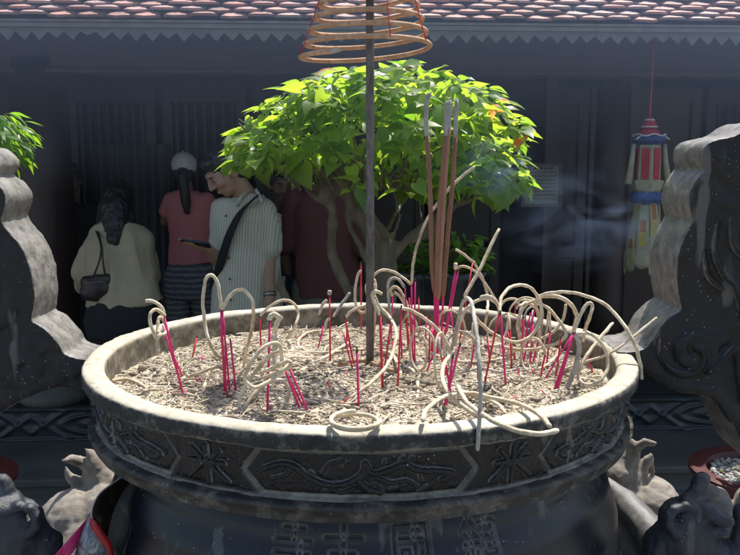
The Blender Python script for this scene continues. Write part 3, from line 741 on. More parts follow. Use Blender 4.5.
# ---------------------------------------------------------------- incense sticks and ash curls
def stickmat(name, c, c2):
    m, nt, b, out = newmat(name); r = ramp(nt, noise_n(nt, 30, 5, .7, sc=(3, 3, .4)).outputs[0], [(.35, c), (.68, c2)])
    nt.links.new(r.outputs[0], b.inputs['Base Color']); b.inputs['Roughness'].default_value = .6; bump(nt, b, noise_n(nt, 300, 3, sc=(3, 3, .3)).outputs[0], .3, .001); return m
m_mag = stickmat('magenta dyed bamboo', (.72, .02, .19), (.55, .012, .12))
m_red = stickmat('red dyed bamboo', (.66, .028, .06), (.48, .02, .04))
m_char = simple('charred bamboo tip', (.05, .04, .045), (.02, .018, .02), 60, .9, .2)
m_curl = ashmat('cream burnt incense ash', [(.3, (.46, .35, .22)), (.48, (.60, .50, .35)), (.7, (.74, .68, .55))], attr=False, bscale=240)
m_curlg = ashmat('grey white burnt incense ash', [(.3, (.26, .245, .22)), (.5, (.40, .375, .325)), (.7, (.54, .51, .44))], attr=False, bscale=240)
m_curlb = ashmat('tan unburnt incense', [(.3, (.30, .19, .10)), (.5, (.38, .25, .14)), (.7, (.44, .30, .19))], attr=False, bscale=240)
def pxr(r_px, Y): return r_px*Y/FPX
def curl_pts(pts, Y0, depth=0, z=None, n=7, zl=0):
    """pts in picture coordinates (x, y[, Y]); swings in depth so that a loop is a real loop"""
    out = []; L = len(pts)
    for i, p in enumerate(pts):
        if z is not None: out.append(PZ(p[0], p[1], z+zl*i/max(1, L-1))); continue
        Y = DN(p[2]) if len(p) > 2 else Y0+depth*math.sin(math.pi*1.0*i/max(1, L-1))
        out.append(P(p[0], p[1], Y))
    return crom(out, n)
def curlmesh(pts, Y0, r=.0034, depth=0, z=None, seed=0, zl=0):
    c = curl_pts(pts, Y0, depth, z, zl=zl); rr = random.Random(seed); n = len(c)
    for i in range(n): c[i] = c[i]+noise.noise_vector(c[i]*60)*.0012
    return tube(c, [r*(1+.22*noise.noise(Vector((i*.5, seed, 0))))*(.72 if i in (0, n-1) else 1) for i in range(n)], 10)
def foot(px, py):
    p = PZ(px, py, AZ+.004)
    return Vector((p.x, p.y, ash_h(p.x, p.y)))
def stick(label, top, ft, mat=None, r=.0019, curls=(), lean=0, group=None, tip=True, Ytop=None, cr=.0030, cmat=None):
    """top, ft: picture positions of the charred tip and of where it enters the ash"""
    f = foot(*ft); Yt = (DN(Ytop) if Ytop else f.y+lean); t = P(top[0], top[1], Yt)
    d = (t-f).normalized(); s = thing('incense_stick', f, label, 'incense stick', group)
    obj('bamboo_stick', tube([f-d*.03, f.lerp(t, .3), f.lerp(t, .7), t], [r*1.05, r, r, r*.92], 8), mat or m_mag, s)
    if tip: obj('burnt_tip', tube([t-d*.0005, t+d*.006], [r*1.02, r*.7], 8), m_char, s)
    for k, c in enumerate(curls):
        kw = dict(c[1]) if isinstance(c, tuple) and isinstance(c[1], dict) else {}; pts = c[0] if kw or isinstance(c, tuple) and isinstance(c[0], list) else c
        m_ = kw.pop('mat', cmat or m_curl); rr_ = kw.pop('r', cr)
        obj('ash_curl', curlmesh(pts, (DN(kw.pop('Y')) if 'Y' in kw else Yt), rr_, seed=hash(label) % 97+k if False else len(label)+k, **kw), m_, s)
    return s
def loose(label, pts, Y=None, z=None, r=.0032, mat=None, depth=0, zl=0, cat='incense ash'):
    g = curlmesh(pts, Y, r, depth, z, seed=len(label), zl=zl); c = Vector(g[0][0])
    o = obj('ash_curl', g, mat or m_curl, origin=c); tag(o, label, cat); return o
GL = 'red bamboo stubs of burnt incense in the ash'
# --- left cluster
stick('front left leaning magenta stub under a knot of curled ash', (164, 316), (183, 399), r=.0019, curls=[
    [(163.8, 315), (162.5, 309), (158, 304), (151, 301), (145.5, 301.5)],
    ([(165, 316), (157, 310), (151, 312.4), (149.7, 321), (153, 331), (157, 338), (161, 333)], dict(depth=-.03)),
    ([(158.4, 353), (157.3, 334), (158.4, 322), (160.8, 317), (165, 323), (167.5, 330), (162.7, 334.5), (157.5, 331)], dict(depth=.03))])
stick('thin magenta stub right behind the front left leaning one', (162.5, 325), (181, 390), m_mag, .0015, lean=.012, tip=False)
stick('short dark red stub leaning beside the front left leaning one', (172, 352), (182.5, 379), m_red, .0016, tip=False)
# --- second cluster
stick('magenta stub carrying the tall narrow ash loop on the left', (221, 309), (225, 399), r=.0019, curls=[
    [(221.2, 309), (219, 289), (215, 278), (209.7, 275), (205, 281), (203, 302), (205, 324), (209.7, 343, .86), (219, 356.5, .90), (231, 353, .94), (238.5, 357, .96), (234, 363, .93), (222, 366, .90), (208, 370, .90), (188, 377, .92)]])
stick('magenta stub carrying the right bending ash arch beside the tall loop', (222.5, 311), (230, 399), r=.0017, curls=[
    [(222, 310), (226, 302), (234, 292), (242, 289.5), (250, 296), (253.5, 310), (251, 332, .92), (247, 348, 1.0), (243.5, 366, 1.07)]])
stick('front thin stub of the tall loop cluster on the left', (220.5, 330), (227.5, 403), m_red, .0014, tip=False)
stick('rear thin stub of the tall loop cluster on the left', (225, 345), (226, 396), m_mag, .0014, tip=False, lean=.01)
# --- back left
stick('small red stub by the back wall with a round ash arch over it', (259.7, 317), (261, 348), m_red, .0018, curls=[
    [(259.9, 316), (269, 307), (279.7, 301), (289, 301), (296, 306.5), (298.2, 315), (294.6, 327, 1.22), (286.5, 339, 1.27)]])
stick('long upright magenta stub standing through the pile of ash loops on the left', (269.8, 321), (267.4, 420), m_mag, .0018, curls=[
    [(269.9, 320), (271, 316.5), (275, 314.5), (279.5, 317.5)]], cr=.0042)
loose('thick bent piece of ash standing near the round arch', [(282, 316, 1.0), (277, 323, 1.0), (274.5, 335, 1.02), (275.5, 352, 1.04)], r=.0048, mat=m_curl)
# --- big nest
stick('magenta stub leaning right out of the big nest of ash loops', (283.6, 366), (300.5, 421.5), r=.0018, lean=-.01, curls=[
    ([(283, 364), (279, 345), (266.8, 345), (253, 359), (245.3, 375.7), (247, 383.4), (257.6, 387), (276, 377), (289.8, 363.5)], dict(depth=-.05)),
    ([(285, 351), (273, 354), (256, 371), (242, 392.6), (239.7, 407), (243.8, 414.5)], dict(depth=.02)),
    ([(260, 373), (276, 366.5), (288, 361), (290, 366), (280, 371.5), (262, 378)], dict(depth=-.03))])
stick('second magenta stub leaning right out of the big nest of ash loops', (289.8, 369), (307.5, 423), r=.0018, lean=-.005, curls=[
    ([(242.5, 411), (254.5, 393.6), (266.8, 383.6), (280.6, 380), (288.4, 388), (286.7, 401.8), (276, 412), (260.6, 417), (244, 413.5)], dict(depth=.04, Y=.75))])
stick('third thin stub leaning right by the big nest of ash loops', (286.5, 374), (303.5, 417), m_red, .0014, tip=False)
loose('tall thick piece of ash rising from the big nest', [(276, 372, .83), (274.5, 356, .84), (276, 344, .85), (274, 335, .86)], r=.0044)
# --- centre left
stick('slim red stub with a white ash cap left of the iron pole', (329.6, 296), (330.2, 364), m_red, .0018, curls=[
    ([(329.6, 295), (330, 290.5)], dict(r=.0042, mat=m_curlg)), [(327.5, 300), (322, 306), (318.5, 315)], [(330, 318), (326.5, 322), (325.5, 330)]])
loose('short straight grey ash leaning right of the white capped stub', [(333, 317, 1.10), (340.5, 306, 1.11), (349.8, 292.5, 1.12)], mat=m_curlg)
stick('red stub with a long ash arc falling to the front', (345, 317.5), (354, 366), m_red, .0019, curls=[
    [(345.3, 317.5), (352, 311), (361.8, 306.8), (371, 306), (380, 308), (389, 316), (396, 331, .98), (393, 352, .93), (385, 368, .88), (371, 383, .84), (349.5, 398.7, .82)]])
stick('red stub crossing the one with the long falling arc', (343.5, 333), (352.5, 372), m_mag, .0015, tip=False)
stick('lone upright crimson stub in front of the iron pole', (357, 352), (358.7, 422.5), m_mag, .0018)
stick('tall thin red stick standing bare left of the iron pole', (361, 264.5), (361.3, 330), m_red, .0019, Ytop=1.34)
stick('straight salmon red stick tied against the foot of the iron pole', (368, 288), (369, 352), m_red, .0030, curls=[
    [(361, 270.5), (357, 277), (354.9, 291.7), (355.8, 305), (360.8, 312.5), (366.5, 310), (367.5, 299)],
    ([(371.5, 347, 1.12), (373.5, 325, 1.11), (373.5, 300, 1.10), (373, 284, 1.09)], dict(r=.0046)),
    ([(368, 297), (366.7, 287), (370, 279), (374, 281), (375, 290), (372, 301)], dict(r=.0040, depth=.02))])
stick('thick crimson stub with a hooked ash curl at the centre', (380, 315), (382.6, 393), m_red, .0024, curls=[
    [(380, 315), (375, 304), (372.3, 295), (375.5, 291.5), (382, 294.5)]])
stick('thin red stub leaning on the thick crimson one at the centre', (381.5, 322), (381, 368), m_mag, .0017, lean=-.01)
stick('slanting red stub just right of the thick crimson one', (391.5, 318.5), (384.8, 366), m_red, .0018, curls=[
    [(391.5, 318), (384, 312), (378, 303), (374.8, 296)]])
stick('dark red stub with long ash running down to the right', (401.3, 308.5), (397.6, 392), m_red, .0017, curls=[
    [(401.5, 308.5), (409, 309.5), (417, 313.5), (427, 320), (438, 330), (446, 341), (450, 352), (453, 361)]])
# --- centre cluster under the arcs
stick('tallest stub of the dense centre cluster, under two long ash arcs', (411.3, 285), (412.5, 348), m_mag, .0017, curls=[
    [(411.3, 284.8), (399.4, 275.2), (387.5, 270), (377.6, 271.9), (370, 279.8), (366, 290)],
    [(411.5, 284.5), (413.5, 262), (418, 243), (428, 218), (443, 196.5), (458, 180), (475, 166.5)]])
stick('left outer stub of the dense centre cluster with a grey hook of ash', (405, 287.5), (408, 350), m_mag, .0017, curls=[
    ([(404.4, 287.7), (399.4, 279.8), (393, 277.8), (388.5, 282.8), (388.3, 295.6), (390, 312), (393, 324)], dict(mat=m_curlg))])
stick('right outer stub of the dense centre cluster with a charred tip', (415, 281), (414.5, 362), m_mag, .0017)
stick('short front stub of the dense centre cluster', (409, 298), (413.5, 364), m_red, .0017, tip=False, lean=-.01)
stick('broad red stub low in the dense centre cluster', (406, 318), (411, 357), m_red, .0022, tip=False)
stick('stub behind the grey hook with a double ash arc', (392.5, 296), (391, 345), m_mag, .0017, curls=[
    [(392.3, 296), (390.5, 290), (396.4, 287), (404.4, 297.6), (409.3, 315), (413.5, 335), (415, 352)],
    [(394, 293), (399, 295.5), (406, 308), (410.5, 325), (411.5, 342)]])
# --- three stub cluster right of the tall sticks
stick('tall leaning magenta stub with ash tip right of the tall brown sticks', (455.4, 270.5), (443, 346), r=.0019, lean=.03, curls=[([(455.4, 270), (455.8, 263)], dict(r=.0042))])
stick('tall leaning magenta stub with an arched ash right of the tall brown sticks', (458.2, 270.5), (446.5, 334), r=.0019, curls=[
    [(458, 269), (460.5, 266.5), (466, 267), (475.7, 272), (485, 283.5), (493.5, 296.5), (499.5, 308)]], lean=.01)
stick('red stub leaning under the crossing of ash and the straight pale stick', (473, 260), (459, 343), m_red, .0018, lean=.06, curls=[
    [(473, 261), (470.8, 260.5), (463, 254), (455.4, 249.5)],
    [(473, 261), (479, 272), (483.8, 282), (487.8, 299.7), (487, 312, 1.2), (484.5, 328, 1.25)]])
loose('long straight ash leaning up to the right over the back rim', [(464, 297, 1.02), (479, 270.5, 1.04), (499, 229, 1.08)], r=.0034)
loose('very tall grey ash arch hanging over the front rim', [(451.5, 351, .92), (456, 329.5, .90), (461.5, 306, .86), (464.5, 300, .82), (467.7, 298, .78), (471, 301.5, .73), (474.5, 317, .67), (478.5, 350, .62), (480.5, 383, .60), (480, 410, .595), (477.2, 451, .59)], r=.0029, mat=m_curlg)
# --- pair with V
stick('left leg of the V of red stubs below the ash arches', (499, 314), (484.3, 389.6), m_red, .0018, curls=[
    [(499, 313), (497.5, 304), (488.5, 299), (477.7, 300.4), (470, 306), (463, 315), (458, 330), (455, 346)],
    [(499.5, 309), (495, 300), (488, 296), (480, 298)]])
stick('right leg of the V of red stubs below the ash arches', (500.5, 314), (505.4, 395), m_mag, .0018, curls=[
    ([(500, 312), (501, 299), (508.4, 288.5), (518.8, 285), (530.7, 288), (539.6, 300), (541, 316.5), (533.6, 333), (520, 341.5), (502.4, 338.5), (484.6, 327), (474, 315), (469, 306)], dict(depth=.10))])
stick('short orange red stub behind the V of stubs', (515.8, 303), (513.5, 333), m_red, .0018, curls=[
    [(500, 306), (506, 300.5), (515, 299), (519, 303), (516, 309)], ([(516, 303), (522, 300), (530, 301), (537, 306)], {})])
stick('thin red stub far back behind the V of stubs', (512, 318), (508.5, 336), m_mag, .0017, tip=False)
# --- right cluster
stick('upright magenta stub inside the right hand rings of ash', (523, 318), (522, 366), r=.0021, curls=[
    ([(523, 318), (519, 326), (520, 338), (528, 346), (536, 340), (540, 325), (536, 309), (527, 303), (519, 306)], dict(depth=.06))])
stick('leaning magenta stub inside the right hand rings of ash', (535, 308), (522.5, 366.5), r=.0018, lean=.02, curls=[
    ([(535.5, 308), (538, 298), (548, 296), (559, 297), (570, 303.5), (576.5, 315), (575.5, 324), (573, 334)], dict(r=.0040, depth=-.04)),
    [(536, 300), (528, 304), (521, 313), (517.5, 325), (521, 336), (530, 341), (543, 338), (555, 330), (563.5, 318), (566, 304)]])
stick('second leaning magenta stub inside the right hand rings of ash', (530.5, 313), (520, 362), r=.0016, tip=False)
loose('long ash arc sweeping over the right rim and down outside it', [(536.6, 298, 1.06), (547, 293.5, 1.05), (562, 292, 1.04), (579.7, 294, 1.02), (600.5, 301.6, .99), (615.4, 314, .97), (629, 333, .94), (637.7, 353, .93), (642, 380, .92)], r=.0032)
loose('wavy ash loop lying between the rings on the right', [(537, 303, 1.08), (548, 308, 1.07), (557, 318, 1.06), (566, 333, 1.05), (560, 342, 1.04), (545, 347, 1.03), (525, 350, 1.04), (503, 347, 1.08)], r=.0032)
stick('thick magenta stub leaning left at the right side of the bowl', (574, 333), (554.6, 398.4), r=.0026, curls=[
    [(573.8, 332), (579.7, 316.5), (585.7, 306), (590.5, 303.5), (592.4, 307), (589.5, 317), (584, 333, .93), (583, 341, .95)],
    [(575, 333), (582, 333), (592, 335), (601, 343), (607.5, 357), (606, 372, .86), (597, 383, .85), (583, 383.5, .86), (578.5, 372, .88), (588, 354, .90), (600, 338, .93), (613, 322.5, .96)],
    ([(574, 334), (578.5, 341), (579, 352), (574, 371), (565, 392)], dict(r=.0042, mat=m_curlg))])
stick('thin magenta stub leaning far left at the right side of the bowl', (572.5, 334.5), (542, 386.5), r=.0015)
stick('second thick magenta stub leaning left at the right side of the bowl', (573, 336), (557, 399.5), m_mag, r=.0018, lean=-.004, tip=False)
loose('long straight tan ash pointing out to the right handle', [(558, 371, .93), (585, 362, .93), (611, 352.7, .93), (634, 336, .94), (656.5, 317.6, .96)], r=.0024, mat=m_curl)
loose('ash sliver leaning against the right inner wall', [(562, 352, 1.1), (553, 372, 1.0)], r=.0022, mat=m_curlg)
stick('tiny faded pink stub lying near the right inner wall', (587, 357), (593, 373), m_red, .0018, tip=False)
# --- front right
stick('magenta stub at the front right under the crossing loops', (459.7, 346), (443, 419), m_mag, .0018)
stick('second magenta stub at the front right with an ash arch', (452.7, 358), (445.7, 413), m_mag, .0020, curls=[
    ([(452, 355, .82), (445, 362, .80), (441.8, 376, .76), (447, 391, .72), (457, 402, .70), (473.8, 413, .68), (490, 417, .675), (504, 418, .68)], dict(r=.0036))])
loose('wide flat loop of ash over the front right rim', [(422.8, 421), (428, 408), (445.7, 396.6), (470, 393), (495, 398.4), (523, 405.4), (540.5, 416), (550.4, 426.5)], z=RZ+.012, r=.0034)
loose('forked ash strand ending over the front right rim', [(458, 386), (466.8, 402), (487.8, 417.7), (516, 430), (537, 434), (558, 430.7)], z=RZ+.018, r=.0034)
loose('ash strand joining the wide flat loop from the left', [(458, 390), (478, 396), (497, 404), (506, 414)], z=AZ+.035, r=.0030)
# closed ring on the front rim
rp = [(355+23.5*math.cos(a), 422+8.0*math.sin(a)) for a in [i*2*math.pi/12 for i in range(12)]]
cc = [PZ(x, y, RZ+.006) for x, y in rp]; c2 = [PZ(355.5+(x-355)*1.05, y-2.2+(y-422)*.1, RZ+.012) for x, y in rp[:10]]
o = obj('ash_ring', join(tube(crom(cc, 5, True), .0030, 10, closed=True), tube(crom(c2, 5), .0031, 10)), m_curl, origin=cc[0]); tag(o, 'small closed double ring of ash resting on the front rim', 'incense ash')
# --- lying pieces
for lab, pts, m_, r_ in (
    ('flat oval ash loop lying on the bed left of the pole', [(329, 331), (310, 332), (300, 338), (299, 346), (310, 352), (330, 352), (352, 350), (378, 348)], m_curl, .003),
    ('straight ash lying aslant on the bed left of the pole', [(296, 374), (322, 359), (349.5, 342)], m_curl, .003),
    ('curved ash lying by the left inner wall', [(112, 381), (125, 379), (137, 382), (147.6, 389)], m_curl, .003),
    ('long tan stick lying along the left front of the bed', [(134, 397.5), (161, 400.5), (199, 403)], m_curlb, .0022),
    ('bent piece of ash standing by the tall loop cluster', [(204, 389), (208, 373), (214, 368.5), (221, 366)], m_curl, .0028),
    ('pale short stick lying above the long tan stick', [(120, 389.5), (138, 391), (152, 390)], m_curlg, .0022),
    ('brownish root like ash lying behind the crimson stubs', [(338, 365), (352, 361), (372, 363), (392, 371)], m_curlb, .004),
    ('curved ash lying beside the centre lumps', [(380, 350), (392, 354), (398, 366), (402, 378)], m_curl, .0034),
    ('hook of ash lying in front of the dense centre cluster', [(404, 366), (414, 372), (418, 386), (417, 400)], m_curl, .003),
    ('thick short log of ash near the front lumps', [(384, 396), (394, 404), (406, 410)], m_curl, .0045),
    ('long ash lying right of the centre lumps', [(428, 352), (452, 360), (480, 362), (505, 358)], m_curl, .0026),
    ('curved ash lying under the V of stubs', [(462, 372), (480, 368), (500, 372), (520, 368)], m_curlg, .0028),
    ('arc of ash lying beside the right leaning stubs', [(530, 372), (545, 366), (556, 356), (560, 346)], m_curl, .0026),
    ('straight ash lying near the right front wall', [(500, 388), (530, 392), (548, 384)], m_curl, .0024),
    ('short ash lying near the back wall at the right', [(470, 336), (488, 345), (506, 344)], m_curl, .003)):
    loose(lab, [(a, b) for a, b in pts], z=AZ+.012, r=r_, mat=m_)
# extra thin loops and bare stubs massed over the right and the centre of the bed
rr = random.Random(31)
def loop_from(px, py, s, k):
    f = foot(px, py); top = f+Vector((rr.uniform(-.02, .02), rr.uniform(-.02, .02), rr.uniform(.05, .10)*s))
    a = rr.uniform(0, 6.283); d = Vector((math.cos(a), math.sin(a)*.7, 0)); pts = [top]; R_ = rr.uniform(.022, .05)*s; turns = rr.uniform(.45, 1.25); n = int(6+turns*8); sgn = 1
    up = Vector((0, 0, 1)); w_ = Vector((-d.y, d.x, 0)); c = top+d*R_
    for i in range(1, n+1):
        th = turns*2*math.pi*i/n; p = c-d*R_*math.cos(th)+up*R_*1.1*math.sin(th)+w_*(.03*i/n)
        hmin = (ash_h(p.x, p.y)+.003) if math.hypot(p.x-BX, p.y-BY) < RI-.02 else RZ+.006
        p.z = max(p.z, hmin); pts.append(p)
    return f, top, pts
LG = 'thin cream ash loop on a short stub, tangled among the many right of centre'
spots = [(448, 378), (470, 368), (490, 362), (512, 370), (532, 362), (546, 368), (540, 380), (503, 354), (522, 352), (430, 352), (402, 356), (424, 378), (478, 388), (452, 402)]
for k, (px, py) in enumerate(spots):
    f, top, pts = loop_from(px, py, .85, k)
    s_ = thing('incense_stick', f, LG, 'incense stick', 'thin looped incense remains')
    obj('bamboo_stick', tube([f-Vector((0, 0, .01)), f.lerp(top, .5), top], .0018, 7), m_mag if k % 3 else m_red, s_)
    c = crom(pts, 5); n = len(c); c = [p+noise.noise_vector(p*55)*.001 for p in c]; rr0 = rr.uniform(.0019, .0027)
    obj('ash_curl', tube(c, [rr0*(1+.2*noise.noise(Vector((i*.5, k, 0))))*(.7 if i in (0, n-1) else 1) for i in range(n)], 8), m_curlg if k % 4 == 0 else m_curl, s_)
BG = 'bare thin red stub standing unlooped between the marked clusters'
for k, (px, py) in enumerate([(346, 350), (318, 350), (392, 362), (425, 344), (429, 358), (433, 352), (420, 336), (455, 340), (516, 356), (530, 364), (556, 380), (236, 398), (192, 362)]):
    f = foot(px, py); t_ = f+Vector((rr.gauss(0, .012), rr.gauss(0, .012), rr.uniform(.035, .095)))
    s_ = thing('incense_stick', f, BG, 'incense stick', 'bare red stubs between the clusters')
    obj('bamboo_stick', tube([f-(t_-f)*.2, t_], .0018, 7), m_mag if k % 2 else m_red, s_); obj('burnt_tip', tube([t_-(t_-f).normalized()*.0004, t_+(t_-f).normalized()*.005], [.0015, .001], 7), m_char, s_)
rr = random.Random(12)
for i in range(46):   # small bare stub ends poking out of the crumbs
    a = rr.uniform(0, 2*math.pi); r_ = .40*math.sqrt(rr.random()); x, y = BX+r_*math.cos(a), BY+r_*math.sin(a); f = Vector((x, y, ash_h(x, y)))
    d = Vector((rr.gauss(0, .5), rr.gauss(0, .5), 1)).normalized()*rr.uniform(.006, .018)
    o = obj('stick_stub', tube([f-d*.3, f+d], .0013, 6), m_mag if rr.random() < .5 else m_red, origin=f)
    tag(o, 'tiny red stub end of a burnt stick poking barely out of the ash crumbs', 'stick stub', 'tiny stub ends barely poking out of the ash')
# ---------------------------------------------------------------- tall thick joss sticks
m_brown = simple('brown incense paste', (.27, .135, .085), (.19, .095, .06), 40, .8, .4, .001, sc=(2, 2, .4))
m_brown2 = simple('orange brown incense paste', (.36, .19, .12), (.27, .14, .09), 40, .8, .4, .001, sc=(2, 2, .4))
for lab, pts, k, ft in (
    ('leftmost tall brown joss stick with a bent grey tip', [(430, 93), (427.2, 100), (426, 118), (427, 136), (430.3, 200), (431.8, 260), (434.6, 292)], 3, (435.5, 355)),
    ('second tall brown joss stick from the left, thickest of the bunch', [(447.5, 101), (446, 136), (440.5, 200), (438, 240), (436.8, 298)], 1, (434.5, 357)),
    ('third tall brown joss stick from the left, crossing the thickest', [(449.8, 100), (448.6, 130), (445, 180), (441.5, 240), (438.2, 299)], 1, (437.5, 357)),
    ('rightmost tall brown joss stick of the bunch', [(456.6, 99), (455.4, 138), (452, 190), (448, 232), (443.2, 296)], 1, (440.5, 354))):
    f = foot(*ft); Y = f.y; w3 = [P(x, y, Y+(.012 if 'right' in lab or 'left,' in lab else 0)) for x, y in pts]
    t = thing('joss_stick', f, lab, 'incense stick')
    obj('bamboo_stick', tube([f-Vector((0, 0, .03)), f, w3[-1], w3[-1]+Vector((0, 0, .01))], .0023, 8), m_mag, t)
    r0 = .0056 if 'thickest of' in lab else .0047
    body = w3[k:]; obj('incense_paste', tube(crom(body, 6), [r0*.95]*6+[r0]*(len(crom(body, 6))-7)+[r0*.8], 12), m_brown2 if 'cross' in lab else m_brown, t)
    ash = w3[:k+1]; obj('ash_tip', tube(crom(ash, 6), [r0*.7]+[r0*.95]*(len(crom(ash, 6))-1), 12), simple('grey burnt tip', (.42, .40, .38), (.24, .22, .21), 60, .9, .3, .001), t)
# ---------------------------------------------------------------- iron pole with the hanging incense coil
pf = foot(370, 366); pf.z = ash_h(pf.x, pf.y)
m_iron = simple('dull grey iron', (.20, .19, .185), (.07, .055, .05), 45, .55, .3, .001, metal=.6, sc=(2, 2, .5))
PO = thing('iron_pole', pf, 'slim grey iron pole standing in the ash at the centre of the burner', 'pole')
px0 = P(370, 100, pf.y).x; ztop = P(370, -150, pf.y).z
obj('rod', tube([(pf.x, pf.y, pf.z-.05), (pf.x, pf.y, pf.z+.2), (px0, pf.y, ztop-.2), (px0, pf.y, ztop)], .0078, 16), m_iron, PO)
obj('hook', tube(crom([(px0, pf.y, ztop-.01), (px0, pf.y, ztop+.03), (px0+.02, pf.y, ztop+.05), (px0+.04, pf.y, ztop+.03), (px0+.035, pf.y, ztop+.005)], 6), .003, 8), m_iron, PO)
m_coil = ashmat('tan orange coil incense', [(.3, (.46, .27, .16)), (.5, (.55, .34, .21)), (.7, (.64, .43, .29))], attr=False, bscale=260)
cb = P(364, 56, pf.y)         # centre of the lowest ring
def coil():
    pts = []; turns = 9.4; n = int(turns*44)
    for i in range(n+1):
        t = i/44; a = 2*math.pi*t; r = .123*(1-.066*t)-.004*(t < .3)*(.3-t)
        z = cb.z-.004+.0236*t+.005*math.cos(R(241)-a)
        th = R(241)-a; pts.append(Vector((px0-.007*(1-t/turns)+r*math.cos(th), pf.y-.012+r*math.sin(th), z)))
    return pts
cpts = coil(); CO = thing('incense_coil', cpts[0], 'large conical spiral of tan incense hanging around the iron pole', 'incense coil')
obj('spiral', tube(cpts, [.0044]*len(cpts), 12), m_coil, CO)
tp = cpts[0]; dr_ = (cpts[0]-cpts[3]).normalized(); obj('ash_tip', tube([tp-dr_*.0005, tp+dr_*.012, tp+dr_*.022], [.0044, .0036, .002], 10), m_curlg, CO)
m_thr = simple('red thread', (.55, .03, .05), (.45, .02, .04), 60, .8, 0)
for ang in (200, 330, 285, 70, 150):
    th = []
    for t in range(9):
        tt = t+((241-ang) % 360)/360
        if tt > 9.3: continue
        i = int(tt*44); p = cpts[i]; c = Vector((px0-.007, pf.y-.012, p.z)); th.append(p+(p-c).normalized()*.0046)
    if ang in (200, 330, 285): obj('thread', tube(th, .0010, 6), m_thr, CO)
top = cpts[-1]; obj('hanging_cord', tube([top, Vector((px0+.01, pf.y, top.z+.02)), Vector((px0, pf.y, ztop))], .001, 6), m_thr, CO)
# ---------------------------------------------------------------- leaves
def leafmat(name, a, b_, c, trans=.5):
    m, nt, b, out = newmat(name); at = N(nt, 'ShaderNodeAttribute', attribute_name='rnd')
    rp = ramp(nt, at.outputs['Fac'], [(0, a), (.55, b_), (.93, b_), (.97, c)])
    nt.links.new(rp.outputs[0], b.inputs['Base Color']); b.inputs['Roughness'].default_value = .42; b.inputs['Specular IOR Level'].default_value = .5
    tr = N(nt, 'ShaderNodeBsdfTranslucent'); hs = N(nt, 'ShaderNodeHueSaturation'); hs.inputs['Saturation'].default_value = 1.15; hs.inputs['Value'].default_value = 4.1; hs.inputs['Hue'].default_value = .472
    nt.links.new(rp.outputs[0], hs.inputs['Color']); nt.links.new(hs.outputs[0], tr.inputs[0])
    ms = N(nt, 'ShaderNodeMixShader'); ms.inputs[0].default_value = trans
    nt.links.new(b.outputs[0], ms.inputs[1]); nt.links.new(tr.outputs[0], ms.inputs[2]); nt.links.new(ms.outputs[0], out.inputs[0]); 
    bump(nt, b, noise_n(nt, 120, 3).outputs[0], .25, .002); return m
m_leaf = leafmat('heart leaf', (.055, .125, .022), (.115, .185, .035), (.40, .24, .09), .56)
m_leaf2 = leafmat('narrow leaf', (.05, .12, .02), (.08, .16, .025), (.10, .17, .03), .5)
m_bark = simple('grey brown bark', (.17, .135, .095), (.085, .066, .048), 26, .85, .6, .004, sc=(1, 1, .5))
def heart(L, W, n=6):
    """heart shaped leaf in local frame: stem at origin, tip along +y, folded along midrib, 3 columns"""
    prof = [(0, .0, .06), (.0, .30, -.10), (.08, .44, -.06), (.25, .50, 0), (.45, .42, 0), (.68, .24, 0), (.86, .09, 0), (1.0, .0, 0)]
    V, F = [], []
    for i, (t, w_, back) in enumerate(prof):
        y = (t+back)*L if i < 3 else t*L
        droop = -.28*L*t*t
        V += [Vector((-w_*W*1.0, y, droop+.22*W*w_)), Vector((0, t*L, droop)), Vector((w_*W*1.0, y, droop+.22*W*w_))]
    for i in range(len(prof)-1):
        a = i*3
        F += [(a, a+1, a+4, a+3), (a+1, a+2, a+5, a+4)]
    return V, F
def narrow(L, W):
    prof = [(0, .02), (.2, .35), (.45, .5), (.7, .36), (.9, .12), (1, .0)]; V, F = [], []
    for t, w_ in prof:
        d = -.35*L*t*t; V += [Vector((-w_*W, t*L, d+.15*W*w_)), Vector((0, t*L, d)), Vector((w_*W, t*L, d+.15*W*w_))]
    for i in range(len(prof)-1):
        a = i*3; F += [(a, a+1, a+4, a+3), (a+1, a+2, a+5, a+4)]
    return V, F
def place_leaf(V, F, A, proto, pos, outdir, up, a):
    y = outdir.normalized(); z = (up-y*up.dot(y)).normalized(); x = y.cross(z); M = Matrix((x, y, z)).transposed(); b = len(V)
    V.extend([M @ v + pos for v in proto[0]]); F.extend([tuple(i+b for i in f) for f in proto[1]]); A.extend([a]*len(proto[0]))
